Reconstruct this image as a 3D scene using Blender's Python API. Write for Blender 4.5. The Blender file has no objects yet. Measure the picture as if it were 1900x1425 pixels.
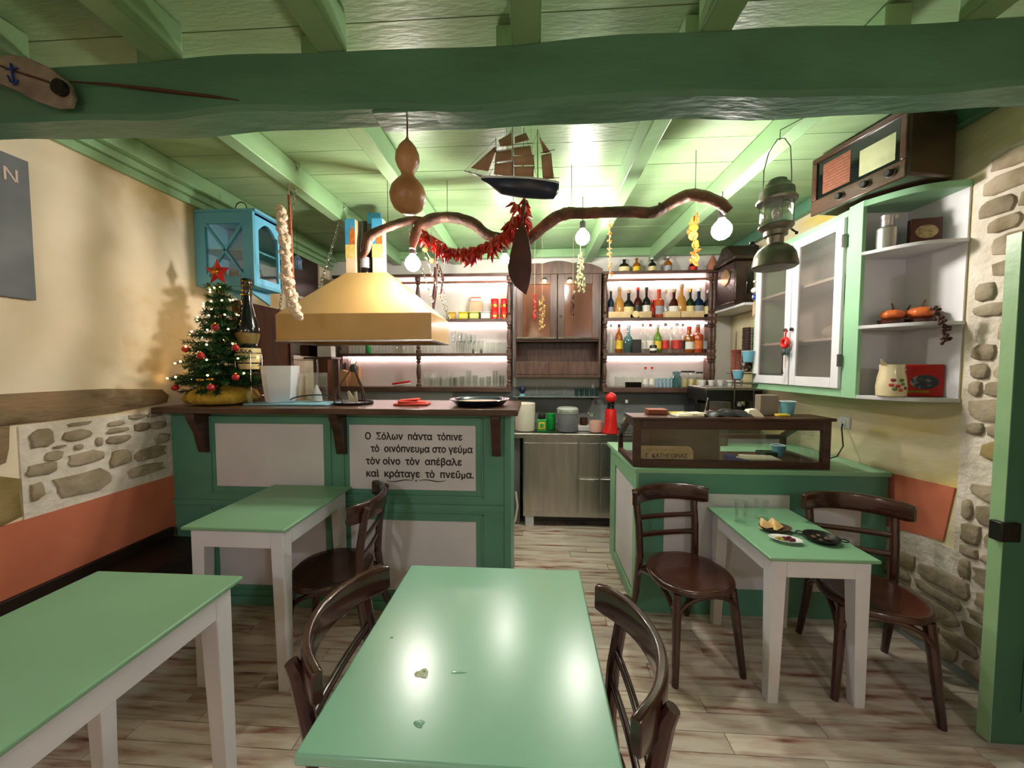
import bpy, math, random
from mathutils import Vector, Matrix, Euler
import numpy as np
random.seed(7)
R = math.radians
SC = bpy.context.scene
COL = SC.collection

# ---------------------------------------------------------------- camera, world, exposure
CAMH = 1.5
YAW, PITCH, FPX = R(3.42), R(2.7), 686.0
cam_d = bpy.data.cameras.new('camera')
cam_d.sensor_width = 36.0
cam_d.lens = 36.0 * FPX / 1900.0
cam_d.clip_start = 0.05
cam = bpy.data.objects.new('camera', cam_d)
cam.location = (0, 0, CAMH)
cam.rotation_euler = (R(90) - PITCH, 0, YAW)
COL.objects.link(cam)
SC.camera = cam
w = bpy.data.worlds.new('world'); SC.world = w; w.use_nodes = True
w.node_tree.nodes['Background'].inputs[0].default_value = (1.0, 0.93, 0.82, 1)
w.node_tree.nodes['Background'].inputs[1].default_value = 0.05
SC.view_settings.view_transform = 'Standard'
SC.view_settings.look = 'None'
SC.view_settings.gamma = 1.0
SC.view_settings.use_curve_mapping = False
SC.view_settings.exposure = 1.12
SC.cycles.max_bounces = 8
SC.cycles.transmission_bounces = 10
SC.cycles.transparent_max_bounces = 10
SC.cycles.sample_clamp_indirect = 4.0
SC.cycles.caustics_refractive = False
SC.cycles.caustics_reflective = False

BULB_E = 150.0       # emission of the globe bulbs over the bar
REAR_E = 80.0        # emission of the added shaded fill lamps behind the camera
BARE_E = 42.0        # emission of the added bare fill bulb there
STRIP_E = 16.0        # emission of the shelf light strips

# ---------------------------------------------------------------- measuring
_f = Vector((-math.sin(YAW)*math.cos(PITCH), math.cos(YAW)*math.cos(PITCH), -math.sin(PITCH)))
_r = Vector((math.cos(YAW), math.sin(YAW), 0)); _u = _r.cross(_f)
def P(px, py, X=None, Y=None, Z=None):
    d = _f + _r*((px-950)/FPX) + _u*((712.5-py)/FPX)
    t = X/d.x if X is not None else (Y/d.y if Y is not None else (Z-CAMH)/d.z)
    return Vector((0, 0, CAMH)) + d*t

# ---------------------------------------------------------------- materials
def lin(h):
    h = h.lstrip('#'); out = []
    for i in (0, 2, 4):
        c = int(h[i:i+2], 16)/255
        out.append(c/12.92 if c <= .04045 else ((c+.055)/1.055)**2.4)
    return (*out, 1)
MATS = {}
def mat(name, c1, c2=None, rough=.5, scale=6, bump=0.0, bscale=None, metal=0, trans=0, ior=1.45, stretch=(1, 1, 1),
        rnd=0.0, emit=None, es=0, coat=0, detail=3, mid=None, lo=.35, hi=.65, alpha=1, world=False):
    if name in MATS: return MATS[name]
    m = bpy.data.materials.new(name); m.use_nodes = True; MATS[name] = m
    nt = m.node_tree; N = nt.nodes; L = nt.links
    b = N['Principled BSDF']
    b.inputs['Roughness'].default_value = rough
    b.inputs['Metallic'].default_value = metal
    b.inputs['Transmission Weight'].default_value = trans
    b.inputs['IOR'].default_value = ior
    b.inputs['Coat Weight'].default_value = coat
    b.inputs['Coat Roughness'].default_value = .12
    b.inputs['Alpha'].default_value = alpha
    if emit:
        b.inputs['Emission Color'].default_value = lin(emit); b.inputs['Emission Strength'].default_value = es
    c1 = lin(c1); c2 = lin(c2) if c2 else tuple(min(1, x*.82) for x in c1[:3]) + (1,)
    tc = N.new('ShaderNodeTexCoord'); mp = N.new('ShaderNodeMapping'); mp.inputs['Scale'].default_value = stretch
    vec = tc.outputs['Object']
    if world:
        g = N.new('ShaderNodeNewGeometry'); vec = g.outputs['Position']
    if rnd:
        oi = N.new('ShaderNodeObjectInfo'); mu = N.new('ShaderNodeMath'); mu.operation = 'MULTIPLY'; mu.inputs[1].default_value = 37
        L.new(oi.outputs['Random'], mu.inputs[0])
        ad = N.new('ShaderNodeVectorMath'); ad.operation = 'ADD'
        L.new(vec, ad.inputs[0]); L.new(mu.outputs[0], ad.inputs[1]); vec = ad.outputs[0]
    L.new(vec, mp.inputs['Vector'])
    nz = N.new('ShaderNodeTexNoise'); nz.inputs['Scale'].default_value = scale; nz.inputs['Detail'].default_value = detail
    L.new(mp.outputs[0], nz.inputs['Vector'])
    cr = N.new('ShaderNodeValToRGB'); e = cr.color_ramp.elements
    e[0].position = lo; e[0].color = c1; e[1].position = hi; e[1].color = c2
    if mid:
        k = e.new((lo+hi)/2); k.color = lin(mid)
    L.new(nz.outputs['Fac'], cr.inputs[0]); out = cr.outputs[0]
    if rnd:
        mr = N.new('ShaderNodeMapRange'); mr.inputs['To Min'].default_value = 1-rnd; mr.inputs['To Max'].default_value = 1+rnd*.35
        L.new(oi.outputs['Random'], mr.inputs[0])
        hs = N.new('ShaderNodeHueSaturation'); L.new(out, hs.inputs['Color']); L.new(mr.outputs[0], hs.inputs['Value']); out = hs.outputs[0]
    L.new(out, b.inputs['Base Color'])
    if bump:
        n2 = N.new('ShaderNodeTexNoise'); n2.inputs['Scale'].default_value = bscale or scale*3; n2.inputs['Detail'].default_value = 4
        L.new(mp.outputs[0], n2.inputs['Vector'])
        bp = N.new('ShaderNodeBump'); bp.inputs['Strength'].default_value = bump; bp.inputs['Distance'].default_value = .02
        L.new(n2.outputs['Fac'], bp.inputs['Height']); L.new(bp.outputs[0], b.inputs['Normal'])
    return m

ceil_green = mat('ceiling green paint', '#96b487', '#87a67a', .38, 2.5, .12, 18, stretch=(1, 4, 4), rnd=.08)
beam_green = mat('beam green paint', '#5c8a70', '#517d65', .4, 2, .25, 9, stretch=(1, 3, 3))
joist_green = mat('joist green paint', '#94b88a', '#86ab7e', .35, 3, .15, 12)
bar_green = mat('bar green paint', '#5f977f', '#568b75', .4, 3, .05, 20)
pale_green = mat('cabinet green paint', '#90bf98', '#86b58f', .4, 3, .05, 20)
table_green = mat('table green gloss paint', '#86b99c', '#7eb195', .27, 2, .04, 5)
table_green_b = mat('table green satin paint', '#80ac88', '#78a480', .38, 2, .05, 5)
door_green = mat('door green paint', '#406e52', '#386349', .45, 3, .06, 20)
white_panel = mat('white panel paint', '#d9d7da', '#cecccf', .5, 3)
white_leg = mat('white table paint', '#dcdbe0', '#d0cfd4', .45, 3, .04, 15)
white_wall = mat('white wall', '#d8d4cf', '#cbc7c2', .7, 2, .08, 10)
grey_wall = mat('grey tile wall', '#8d9292', '#7f8585', .5, 3)
plaster = mat('cream plaster', '#ecdcc2', '#cfa862', .8, 2.1, .25, 9, mid='#e6d3b4', lo=.40, hi=.74, detail=4, world=True)
plaster_y = mat('yellow plaster', '#e6dab4', '#d6c06c', .8, 2.0, .2, 9, mid='#d8ccaa', lo=.3, hi=.72, stretch=(1, 1, 3), world=True)
mortar = mat('white mortar', '#e6dccf', '#d3c7b8', .9, 9, .6, 30, world=True)
orange = mat('terracotta paint', '#d0785a', '#bd694c', .7, 3, .1, 20)
stone_m = mat('rubble stone', '#b3a48e', '#948469', .9, 9, .7, 22, rnd=.22, mid='#a69780')
stone_b = mat('brown sandstone', '#97795a', '#6d553c', .9, 7, .8, 20, rnd=.1, mid='#8a7558', stretch=(1, .6, 1.6))
stone_y = mat('painted ochre stone', '#a08a5c', '#82703f', .9, 7, .5, 20, rnd=.1)
dark_wood = mat('dark stained wood', '#4a2b1f', '#331c14', .35, 4, .1, 30, stretch=(1, 1, 6), coat=.2)
rail_wood = mat('bar top wood', '#5c4030', '#432d20', .3, 5, .1, 30, stretch=(1, 6, 6), coat=.2)
shelf_wood = mat('shelf wood', '#5d443b', '#463029', .4, 6, .1, 30, stretch=(1, 6, 6))
hutch_wood = mat('hutch wood', '#5b4339', '#443029', .35, 5, .1, 30, stretch=(6, 6, 1))
chair_wood = mat('chair wood', '#43231a', '#2f1711', .22, 3, .04, 30, coat=.6)
bench_wood = mat('bench wood', '#2c1a12', '#1f120c', .5, 3)
board_m = mat('worn floor boards', '#d8cbbd', '#80433b', .4, 4.2, .12, 30, stretch=(.8, 6.5, 1), rnd=.15, mid='#c2aa9b', lo=.43, hi=.72, detail=7)
slab_m = mat('dark joint', '#4a3a30', '#3a2c24', .9)
steel = mat('brushed steel', '#c4c0bc', '#b4b0ac', .3, 3, .01, 60, metal=1, stretch=(8, 8, 1))
steel_d = mat('dark steel', '#6d6a66', '#5b5955', .35, 3, metal=1)
def clear(name, tint, lo, hi, rough=.03):      # thin clear glass: lets light pass, mirrors more towards its edges
    m = bpy.data.materials.new(name); m.use_nodes = True; MATS[name] = m; nt = m.node_tree; N = nt.nodes; L = nt.links
    N.remove(N['Principled BSDF']); t = N.new('ShaderNodeBsdfTransparent'); t.inputs[0].default_value = lin(tint)
    g = N.new('ShaderNodeBsdfGlossy'); g.inputs['Roughness'].default_value = rough; g.inputs['Color'].default_value = (.95, .97, .97, 1)
    lw = N.new('ShaderNodeLayerWeight'); lw.inputs['Blend'].default_value = .35
    nz = N.new('ShaderNodeTexNoise'); nz.inputs['Scale'].default_value = 3
    mr = N.new('ShaderNodeMapRange'); mr.inputs['To Min'].default_value = lo; mr.inputs['To Max'].default_value = hi
    ad = N.new('ShaderNodeMath'); ad.operation = 'MULTIPLY_ADD'; ad.inputs[1].default_value = .02; L.new(nz.outputs['Fac'], ad.inputs[0])
    mx = N.new('ShaderNodeMixShader'); L.new(lw.outputs['Facing'], mr.inputs[0]); L.new(mr.outputs[0], ad.inputs[2]); L.new(ad.outputs[0], mx.inputs[0])
    L.new(t.outputs[0], mx.inputs[1]); L.new(g.outputs[0], mx.inputs[2]); L.new(mx.outputs[0], N['Material Output'].inputs[0])
    return m
chrome = mat('chrome', '#d4d2ce', '#c2c0bc', .12, 3, metal=1)
blackm = mat('black metal', '#1a1816', '#100f0e', .4, 5)
black_gloss = mat('black gloss', '#101214', '#0a0b0c', .12, 5, coat=.4)
hood_m = mat('mustard enamel', '#cda56a', '#c29b60', .3, 2, .02, 20, coat=.3)
glass = clear('clear glass', '#fbfdfc', .04, .30)
pane_m = clear('pane glass', '#f4f6f4', .03, .30)
mesh_pane = clear('fine mesh pane', '#e2dcd6', .03, .16, .5)
blue_paint = mat('light blue paint', '#6cb6d2', '#5ca8c6', .4, 3, .1, 15)
straw = mat('garlic skin', '#ead8c4', '#d6b396', .6, 30, .3, 60)
gourd_m = mat('gourd skin', '#bd8c5e', '#9c6f46', .35, 6, .1, 30)
bark = mat('stripped branch', '#7c4c38', '#4a2f25', .6, 9, .5, 30, mid='#63402f', stretch=(1, 1, 1))
chili_m = mat('dried chili', '#d83626', '#a41c14', .28, 12, .1, 40, rnd=.4)
corn_m = mat('dried orange fruit', '#e8903a', '#c25a1e', .5, 20, .3, 40, rnd=.3)
red_m = mat('red plastic', '#d42420', '#b81a18', .25, 3)
red_cloth = mat('coral napkin', '#e2584a', '#cf4a3e', .8, 6, .3, 60)
white_pl = mat('white plastic', '#dededf', '#d2d2d4', .35, 3)
cream_pl = mat('cream plastic', '#dcd4c4', '#cec6b6', .4, 3)
grey_pl = mat('grey metal paint', '#77797b', '#66686a', .4, 3)
green_tin = mat('green tin', '#2f9a4a', '#23843c', .35, 5)
sail_m = mat('tan sail cloth', '#b88a70', '#9c7059', .8, 12, .2, 50)
navy = mat('navy hull', '#1c2440', '#141a30', .3, 4)
paddle_m = mat('oxblood wood', '#54281f', '#3e1b15', .45, 6, .1, 20)
pewter = mat('tarnished nickel', '#8e897b', '#6c675c', .38, 8, .15, 20, metal=.85)
slate = mat('chalkboard slate', '#5d6264', '#83868a', .7, 3, .05, 20, lo=.4, hi=.8)
chalk = mat('chalk', '#d8b8b0', '#c8c0bc', .9)
ink = mat('dark brown lettering', '#2e1f1c', '#221614', .6)
speaker_cloth = mat('radio grille cloth', '#7d4c36', '#663a28', .8, 60)
dial_m = mat('radio dial', '#a3a784', '#8d926f', .3, 10)
needle_m = mat('fir needles', '#2c5a30', '#1c4020', .6, 20, rnd=.3)
bauble_m = mat('red bauble', '#c01c22', '#a0141a', .15, 3, coat=.5)
burlap = mat('yellow burlap', '#c9a83c', '#a5852c', .9, 25, .5, 60)
paper_m = mat('paper', '#dcd3bc', '#cfc6ae', .8)
cup_blue = mat('blue paper cup', '#6aa5b8', '#5e98ac', .6)
kraft = mat('kraft paper', '#c0a98c', '#ab9478', .8, 8)
bottle_cols = {
 'clear': glass,
 'amber': mat('amber liquor', '#b3661c', '#96500f', .08, 3, trans=.35),
 'honey': mat('honey liquor', '#d49a4e', '#c0863c', .12, 3, trans=.3),
 'red': mat('red liquor', '#b02018', '#8a140e', .08, 3, trans=.3),
 'rose': mat('orange red liquor', '#cf5a34', '#b8482a', .08, 3, trans=.3),
 'wine': mat('dark wine glass', '#4c1210', '#340a0a', .08, 3, trans=.2),
 'dark': mat('dark bottle glass', '#1c1a16', '#12100e', .08, 3, trans=.1),
 'green': mat('green bottle glass', '#7aa52c', '#5c8a1e', .08, 3, trans=.4),
 'dgreen': mat('deep green bottle glass', '#24341c', '#182612', .08, 3, trans=.2),
 'blue': mat('blue bottle glass', '#16324c', '#0e2238', .08, 3, trans=.2),
 'aqua': clear('aqua bottle glass', '#a4ced2', .06, .6),
}
label_cols = {'white': mat('white label', '#e4dfd6', '#d8d2c8', .6, 20), 'cream': mat('cream label', '#ddcc98', '#cdb97e', .6, 20),
 'yellow': mat('yellow label', '#d9b83a', '#c8a52c', .6, 20), 'black': mat('black label', '#1c1a1a', '#141212', .5, 20),
 'red': mat('red label', '#c23028', '#a82620', .5, 20), 'grey': mat('grey label', '#9a9aa4', '#8a8a94', .5, 20), 'orange': mat('orange label', '#d87838', '#c46628', .5, 20)}

table_green.node_tree.nodes['Principled BSDF'].inputs['Coat Weight'].default_value = .38
table_green.node_tree.nodes['Principled BSDF'].inputs['Coat Roughness'].default_value = .22
steel.node_tree.nodes['Principled BSDF'].inputs['Anisotropic'].default_value = .8
# ---------------------------------------------------------------- mesh builder
class G:
    def __init__(s): s.v = []; s.f = []
    def add(s, vs, fs):
        n = len(s.v); s.v += [tuple(v) for v in vs]; s.f += [tuple(i+n for i in f) for f in fs]; return s
    def box(s, x0, y0, z0, x1, y1, z1):
        if x1 < x0: x0, x1 = x1, x0
        if y1 < y0: y0, y1 = y1, y0
        if z1 < z0: z0, z1 = z1, z0
        return s.add([(x0,y0,z0),(x1,y0,z0),(x1,y1,z0),(x0,y1,z0),(x0,y0,z1),(x1,y0,z1),(x1,y1,z1),(x0,y1,z1)],
                     [(3,2,1,0),(4,5,6,7),(0,1,5,4),(1,2,6,5),(2,3,7,6),(3,0,4,7)])
    def cbox(s, c, d, rot=(0, 0, 0)):
        M = Euler(rot).to_matrix(); c = Vector(c); a = [x/2 for x in d]
        vs = [c + M @ Vector((sx*a[0], sy*a[1], sz*a[2])) for sz in (-1, 1) for sx, sy in ((-1,-1),(1,-1),(1,1),(-1,1))]
        return s.add(vs, [(3,2,1,0),(4,5,6,7),(0,1,5,4),(1,2,6,5),(2,3,7,6),(3,0,4,7)])
    def tube(s, pts, rad, n=8, cap=True, flat=1.0):
        pts = [Vector(p) for p in pts]; k = len(pts)
        rs = rad if isinstance(rad, (list, tuple)) else [rad]*k
        vs = []; ref = None
        for i, p in enumerate(pts):
            t = (pts[min(i+1, k-1)] - pts[max(i-1, 0)])
            t = t.normalized() if t.length > 1e-9 else Vector((0, 0, 1))
            if ref is None:
                ref = Vector((0, 0, 1)) if abs(t.z) < .9 else Vector((1, 0, 0))
            a = t.cross(ref).normalized(); b = a.cross(t).normalized(); ref = b
            for j in range(n):
                q = 2*math.pi*j/n
                vs.append(p + a*math.cos(q)*rs[i] + b*math.sin(q)*rs[i]*flat)
        fs = [(i*n+j, i*n+(j+1) % n, (i+1)*n+(j+1) % n, (i+1)*n+j) for i in range(k-1) for j in range(n)]
        if cap: fs += [tuple(range(n-1, -1, -1)), tuple(range((k-1)*n, k*n))]
        return s.add(vs, fs)
    def lathe(s, prof, n=20, c=(0, 0, 0), sx=1, sy=1, cap=True):
        c = Vector(c); vs = []
        for r, z in prof:
            for j in range(n):
                q = 2*math.pi*j/n; vs.append(c + Vector((r*math.cos(q)*sx, r*math.sin(q)*sy, z)))
        k = len(prof)
        fs = [(i*n+j, i*n+(j+1) % n, (i+1)*n+(j+1) % n, (i+1)*n+j) for i in range(k-1) for j in range(n)]
        if cap:
            fs += [tuple(range(n-1, -1, -1)), tuple(range((k-1)*n, k*n))]
        return s.add(vs, fs)
    def ball(s, c, r, n=12, m=8):
        r = r if isinstance(r, (tuple, list)) else (r, r, r)
        prof = [(max(math.sin(math.pi*i/m), .004), -math.cos(math.pi*i/m)) for i in range(m+1)]
        c = Vector(c); vs = []
        for a, z in prof:
            for j in range(n):
                q = 2*math.pi*j/n; vs.append(c + Vector((a*math.cos(q)*r[0], a*math.sin(q)*r[1], z*r[2])))
        fs = [(i*n+j, i*n+(j+1) % n, (i+1)*n+(j+1) % n, (i+1)*n+j) for i in range(m) for j in range(n)]
        return s.add(vs, fs + [tuple(range(n-1, -1, -1)), tuple(range(m*n, (m+1)*n))])
    def prism(s, poly, d):                     # polygon (3-D points) extruded along d
        poly = [Vector(p) for p in poly]; d = Vector(d); n = len(poly)
        nrm = Vector((0, 0, 0))
        for i in range(n): nrm += poly[i].cross(poly[(i+1) % n])
        if nrm.dot(d) > 0: poly = poly[::-1]
        fs = [tuple(range(n)), tuple(range(2*n-1, n-1, -1))]
        fs += [((i+1) % n, i, i+n, (i+1) % n+n) for i in range(n)]
        return s.add(poly + [p+d for p in poly], fs)
    def plank(s, pts, h, t, up=(0, 0, 1)):     # a flat band along pts, height h along up, thickness t
        pts = [Vector(p) for p in pts]; up = Vector(up); vs = []; k = len(pts)
        hs = h if isinstance(h, (list, tuple)) else [h]*k
        for i, p in enumerate(pts):
            tg = (pts[min(i+1, k-1)] - pts[max(i-1, 0)]).normalized(); nn = tg.cross(up).normalized()
            for a, b in ((-1, -.8), (-.6, -1), (.6, -1), (1, -.8), (1, .8), (.6, 1), (-.6, 1), (-1, .8)):
                vs.append(p + nn*a*t/2 + up*b*hs[i]/2)
        n = 8
        fs = [(i*n+j, i*n+(j+1) % n, (i+1)*n+(j+1) % n, (i+1)*n+j) for i in range(k-1) for j in range(n)]
        fs += [tuple(range(n-1, -1, -1)), tuple(range((k-1)*n, k*n))]
        return s.add(vs, fs)
    def ring(s, c, R0, r, n=16, m=6, ax='z', sx=1, sy=1):
        vs = []; c = Vector(c)
        for i in range(n):
            q = 2*math.pi*i/n
            for j in range(m):
                p = 2*math.pi*j/m; a = R0 + r*math.cos(p)
                v = Vector((a*math.cos(q)*sx, a*math.sin(q)*sy, r*math.sin(p)))
                if ax == 'x': v = Vector((v.z, v.x, v.y))
                if ax == 'y': v = Vector((v.x, v.z, v.y))
                vs.append(c+v)
        fs = [(i*m+j, ((i+1) % n)*m+j, ((i+1) % n)*m+(j+1) % m, i*m+(j+1) % m) for i in range(n) for j in range(m)]
        return s.add(vs, fs)
    def mesh(s, name, m, angle=35):
        me = bpy.data.meshes.new(name); me.from_pydata(s.v, [], s.f); me.validate()
        import bmesh
        bm = bmesh.new(); bm.from_mesh(me); bmesh.ops.recalc_face_normals(bm, faces=bm.faces); bm.to_mesh(me); bm.free()
        me.materials.append(m)
        me.polygons.foreach_set('use_smooth', [True]*len(me.polygons)); me.set_sharp_from_angle(angle=R(angle))
        return me
    def build(s, name, m, parent=None, bevel=0, loc=None, rot=None, angle=35):
        return ob(name, s.mesh(name, m, angle), parent, bevel, loc, rot)

def ob(name, me, parent=None, bevel=0, loc=None, rot=None):
    o = bpy.data.objects.new(name, me); COL.objects.link(o)
    if parent is not None: o.parent = parent
    if loc is not None: o.location = loc
    if rot is not None: o.rotation_euler = rot
    if bevel:
        b = o.modifiers.new('bevel', 'BEVEL'); b.width = bevel; b.segments = 2; b.limit_method = 'ANGLE'; b.angle_limit = R(40)
        b.harden_normals = False
    return o
def tag(o, label=None, cat=None, group=None, kind=None):
    if label: o['label'] = label
    if cat: o['category'] = cat
    if group: o['group'] = group
    if kind: o['kind'] = kind
    return o
def thing(name, label, cat, loc=(0, 0, 0), rz=0, group=None, rot=None):
    o = bpy.data.objects.new(name, None); COL.objects.link(o); o.empty_display_size = .05
    o.location = loc; o.rotation_euler = rot if rot else (0, 0, rz)
    return tag(o, label, cat, group)
def one(name, g, m, label, cat, loc=(0, 0, 0), rz=0, group=None, bevel=0, rot=None, angle=35):
    o = g.build(name, m, None, bevel, loc, rot if rot else (0, 0, rz), angle); return tag(o, label, cat, group)
def copy_tree(o, parent=None):
    c = o.copy(); COL.objects.link(c)
    if parent is not None: c.parent = parent
    for ch in list(o.children): copy_tree(ch, c)
    return c
def text(body, size, m, parent, loc, rot, name='lettering', bold=0.0, spacing=1.0, align='LEFT', depth=.0008):
    cu = bpy.data.curves.new(name, 'FONT'); cu.body = body.replace('π', 'п').replace('κ', 'к'); cu.size = size; cu.extrude = depth; cu.offset = 0
    cu.space_character = spacing; cu.align_x = align
    t = bpy.data.objects.new('tmp', cu); COL.objects.link(t)
    dg = bpy.context.evaluated_depsgraph_get(); me = bpy.data.meshes.new_from_object(t.evaluated_get(dg))
    bpy.data.objects.remove(t); me.materials.clear(); me.materials.append(m)
    if bold:      # heavier strokes: the glyphs laid down again a hair to each side
        vs = [tuple(v.co) for v in me.vertices]; fs = [tuple(p.vertices) for p in me.polygons]; n = len(vs); V, Fc = [], []
        for k, (dx, dy) in enumerate(((0, 0), (bold, 0), (-bold, 0), (0, bold), (0, -bold))):
            V += [(x+dx, y+dy, z+k*.00003) for x, y, z in vs]; Fc += [tuple(i+n*k for i in f) for f in fs]
        me = bpy.data.meshes.new(name); me.from_pydata(V, [], Fc); me.materials.append(m)
    return ob(name, me, parent, 0, loc, rot)

# ---------------------------------------------------------------- the room
XL, XR, YB, YF, ZC = -2.28, 2.07, 4.05, -2.2, 2.745
fl = tag(G().box(XL-.1, YF, -.06, XR+1.2, YB+.1, -.008).build('floor', slab_m), kind='structure')
bw = .086; meshes = []
for L_ in (1.25, .95, 1.1, .7):
    meshes.append((L_, G().box(-L_/2+.0015, -bw/2+.0015, -.02, L_/2-.0015, bw/2-.0015, 0).mesh('board', board_m)))
y = .25; row = 0
while y < YB:
    x = XL - random.uniform(0, .8)
    while x < XR + (1.1 if y < 1.6 else 0):
        L_, me = random.choice(meshes)
        if x + L_ > XL+.05 and (y < 1.6 or x < XR):
            ob('board', me, fl, 0, (x+L_/2, y, 0))
        x += L_
    y += bw; row += 1
nb = G().box(XL, YF, -.02, XR+1.2, .25-bw/2, 0).build('near_boards', board_m, fl)

ce = tag(G().box(XL-.1, YF, ZC+.02, XR+1.2, YB+.1, ZC+.08).build('ceiling', slab_m), kind='structure')
pw = .255; y = YF
pm = G().box(XL, -pw/2+.002, 0, XR+.02, pw/2-.002, .022).mesh('plank', ceil_green)
while y < YB:
    ob('plank', pm, ce, 0, (0, min(y+pw/2, YB-pw/2), ZC + random.uniform(0, .004))); y += pw
# joists, bottoms at 2.61
def joist(x0, y0, x1, y1, w_=.085, z0=2.61):
    a = Vector((x0, y0, 0)); b = Vector((x1, y1, 0)); t = (b-a).normalized(); n = Vector((-t.y, t.x, 0))*w_/2
    g = G().prism([a-n+Vector((0,0,z0)), a+n+Vector((0,0,z0)), b+n+Vector((0,0,z0)), b-n+Vector((0,0,z0))], (0, 0, ZC-z0))
    g.build('joist', joist_green, ce, .006)
for x in (-1.50, -.84, -.10, .575, 1.245): joist(x, 1.40, x, YB)
for x in (-1.95, -1.34, -.72, -.03, .60, 1.42): joist(x, YF, x, 1.34, .10)
# cross beam, slightly crooked like the old timber
g = G(); ns = 44; prof = [(0, 0), (0, 1), (1, 1), (1, 0)]; vs = []
for i in range(ns+1):
    t = i/ns; x = XL + (XR-XL)*t
    zb = 2.425 - .035*t + .007*math.sin(t*23) + .004*math.sin(t*51); zt = 2.618
    y0 = 1.315 + .008*math.sin(t*17) + .004*math.sin(t*41); y1 = 1.45 + .006*math.sin(t*13)
    ch = .014
    for yy, zz in ((y0+ch, zb), (y0, zb+ch), (y0+.004*math.sin(t*29), zt-ch), (y0+ch, zt), (y1-ch, zt), (y1, zt-ch), (y1, zb+ch), (y1-ch, zb)): vs.append((x, yy, zz))
g.add(vs, [(i*8+j, i*8+(j+1) % 8, (i+1)*8+(j+1) % 8, (i+1)*8+j) for i in range(ns) for j in range(8)] + [tuple(range(7, -1, -1)), tuple(range(ns*8, ns*8+8))])
g.build('cross_beam', beam_green, ce)
# little battens on the underside and splice plate
G().box(-.58, 1.33, 2.403, -.18, 1.44, 2.415).build('splice_board', beam_green, ce, .002)

wl = tag(G().box(XL-.12, YF, 0, XL, YB, ZC+.02).build('wall_left', plaster), kind='structure')
wb = tag(G().box(XL-.12, YB, 0, XR+.12, YB+.12, ZC+.02).build('wall_back', white_wall), kind='structure')
wr = tag(G().box(XR, 1.55, 0, XR+.35, YB, ZC+.02).box(XR, YF, 2.12, XR+.35, 1.55, ZC+.02).box(XR, YF, 0, XR+.35, .45, 2.12).build('wall_right', plaster_y), kind='structure')
wf = tag(G().box(XL-.12, YF-.12, 0, XR+1.2, YF, ZC+.02).build('wall_front', plaster), kind='structure')
tag(G().box(XR+1.1, YF, 0, XR+1.2, YB, ZC).build('wall_passage', plaster_y), kind='structure')
G().box(-.9, YB-.012, .86, 1.9, YB, 1.28).build('grey_splashback', grey_wall, wb)
# crown moulding along the left wall
c1 = tag(G().box(XL, 1.45, 2.565, XL+.03, YB, 2.61).box(XL, 1.45, 2.61, XL+.055, YB, 2.65).box(XL, 1.45, 2.65, XL+.10, YB, ZC).build('trim_1', joist_green, None, .005), kind='structure')
tag(G().box(XL, YB-.06, 2.66, XR, YB, ZC).build('trim_2', joist_green, None, .005), kind='structure')
tag(G().box(XR-.05, 1.45, 2.65, XR, YB, ZC).build('trim_3', beam_green, None, .005), kind='structure')

# stones
def stone(parent, X, ya, yb, za, zb, m, face, jit=.18, d=.014, name='stone', sq=.72):
    n = 11; cy, cz = (ya+yb)/2, (za+zb)/2; a, b = abs(yb-ya)/2, abs(zb-za)/2
    outer = []; 
    for i in range(n):
        q = 2*math.pi*i/n + random.uniform(-.12, .12)
        c, s_ = math.cos(q), math.sin(q); k = 1/max(abs(c), abs(s_))**sq * random.uniform(1-jit, 1+jit*.35)
        outer.append((cy + a*c*k, cz + b*s_*k))
    vs = [(X, p[0], p[1]) for p in outer] + [(X+face*d*.7, cy+(p[0]-cy)*.96, cz+(p[1]-cz)*.95) for p in outer] + \
         [(X+face*d, cy+(p[0]-cy)*.78, cz+(p[1]-cz)*.76) for p in outer] + [(X+face*d*random.uniform(.95, 1.2), cy, cz)]
    fs = [(i, (i+1) % n, (i+1) % n+n, i+n) for i in range(n)] + [(i+n, (i+1) % n+n, (i+1) % n+2*n, i+2*n) for i in range(n)] + [(i+2*n, (i+1) % n+2*n, 3*n) for i in range(n)]
    G().add(vs, fs).build(name, m, parent, angle=50)
def pxstone(cx, cy, w_, h_, m=stone_m):          # centre and size measured in the photograph
    a = P(cx-w_/2, cy, X=XL); b = P(cx+w_/2, cy, X=XL); t = P(cx, cy-h_/2, X=XL); u_ = P(cx, cy+h_/2, X=XL)
    stone(wl, XL+.006, a.y, b.y, u_.z, t.z, m, 1)
G().box(XL, 1.49, .80, XL+.006, 2.27, 1.235).build('mortar', mortar, wl)
for cx, cy, w_, h_ in ((205,485,135,95),(390,468,165,62),(503,500,38,52),(400,408,140,18),(590,408,90,26),(600,442,120,26),(605,490,130,45),(270,575,100,52),(398,528,46,30),
        (430,588,200,72),(615,585,115,90),(205,645,165,62),(420,718,330,120),(183,760,78,90),(770,560,170,66),(745,645,200,56),(830,485,90,56),(725,425,90,46),(810,415,90,44),(300,527,70,14),(700,372,90,26),(790,362,80,24)):
    pxstone(cx/2.793, 640+cy/2.793, w_/2.793, h_/2.793)
stone(wl, XL, 1.15, 2.17, 1.245, 1.385, stone_b, 1, .07, .02, 'lintel_stone', .93)
stone(wl, XL, .75, 1.47, 1.03, 1.28, stone_b, 1, .07, .022, 'lintel_stone', .93)
stone(wl, XL, 1.10, 1.49, .80, 1.06, stone_y, 1, .03, .012, 'corner_stone', .97)
stone(wl, XL, .70, 1.09, .80, 1.04, stone_y, 1, .03, .012, 'corner_stone', .97)
G().box(XL, YF, .30, XL+.012, 2.26, .815).build('painted_band', orange, wl)
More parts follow.
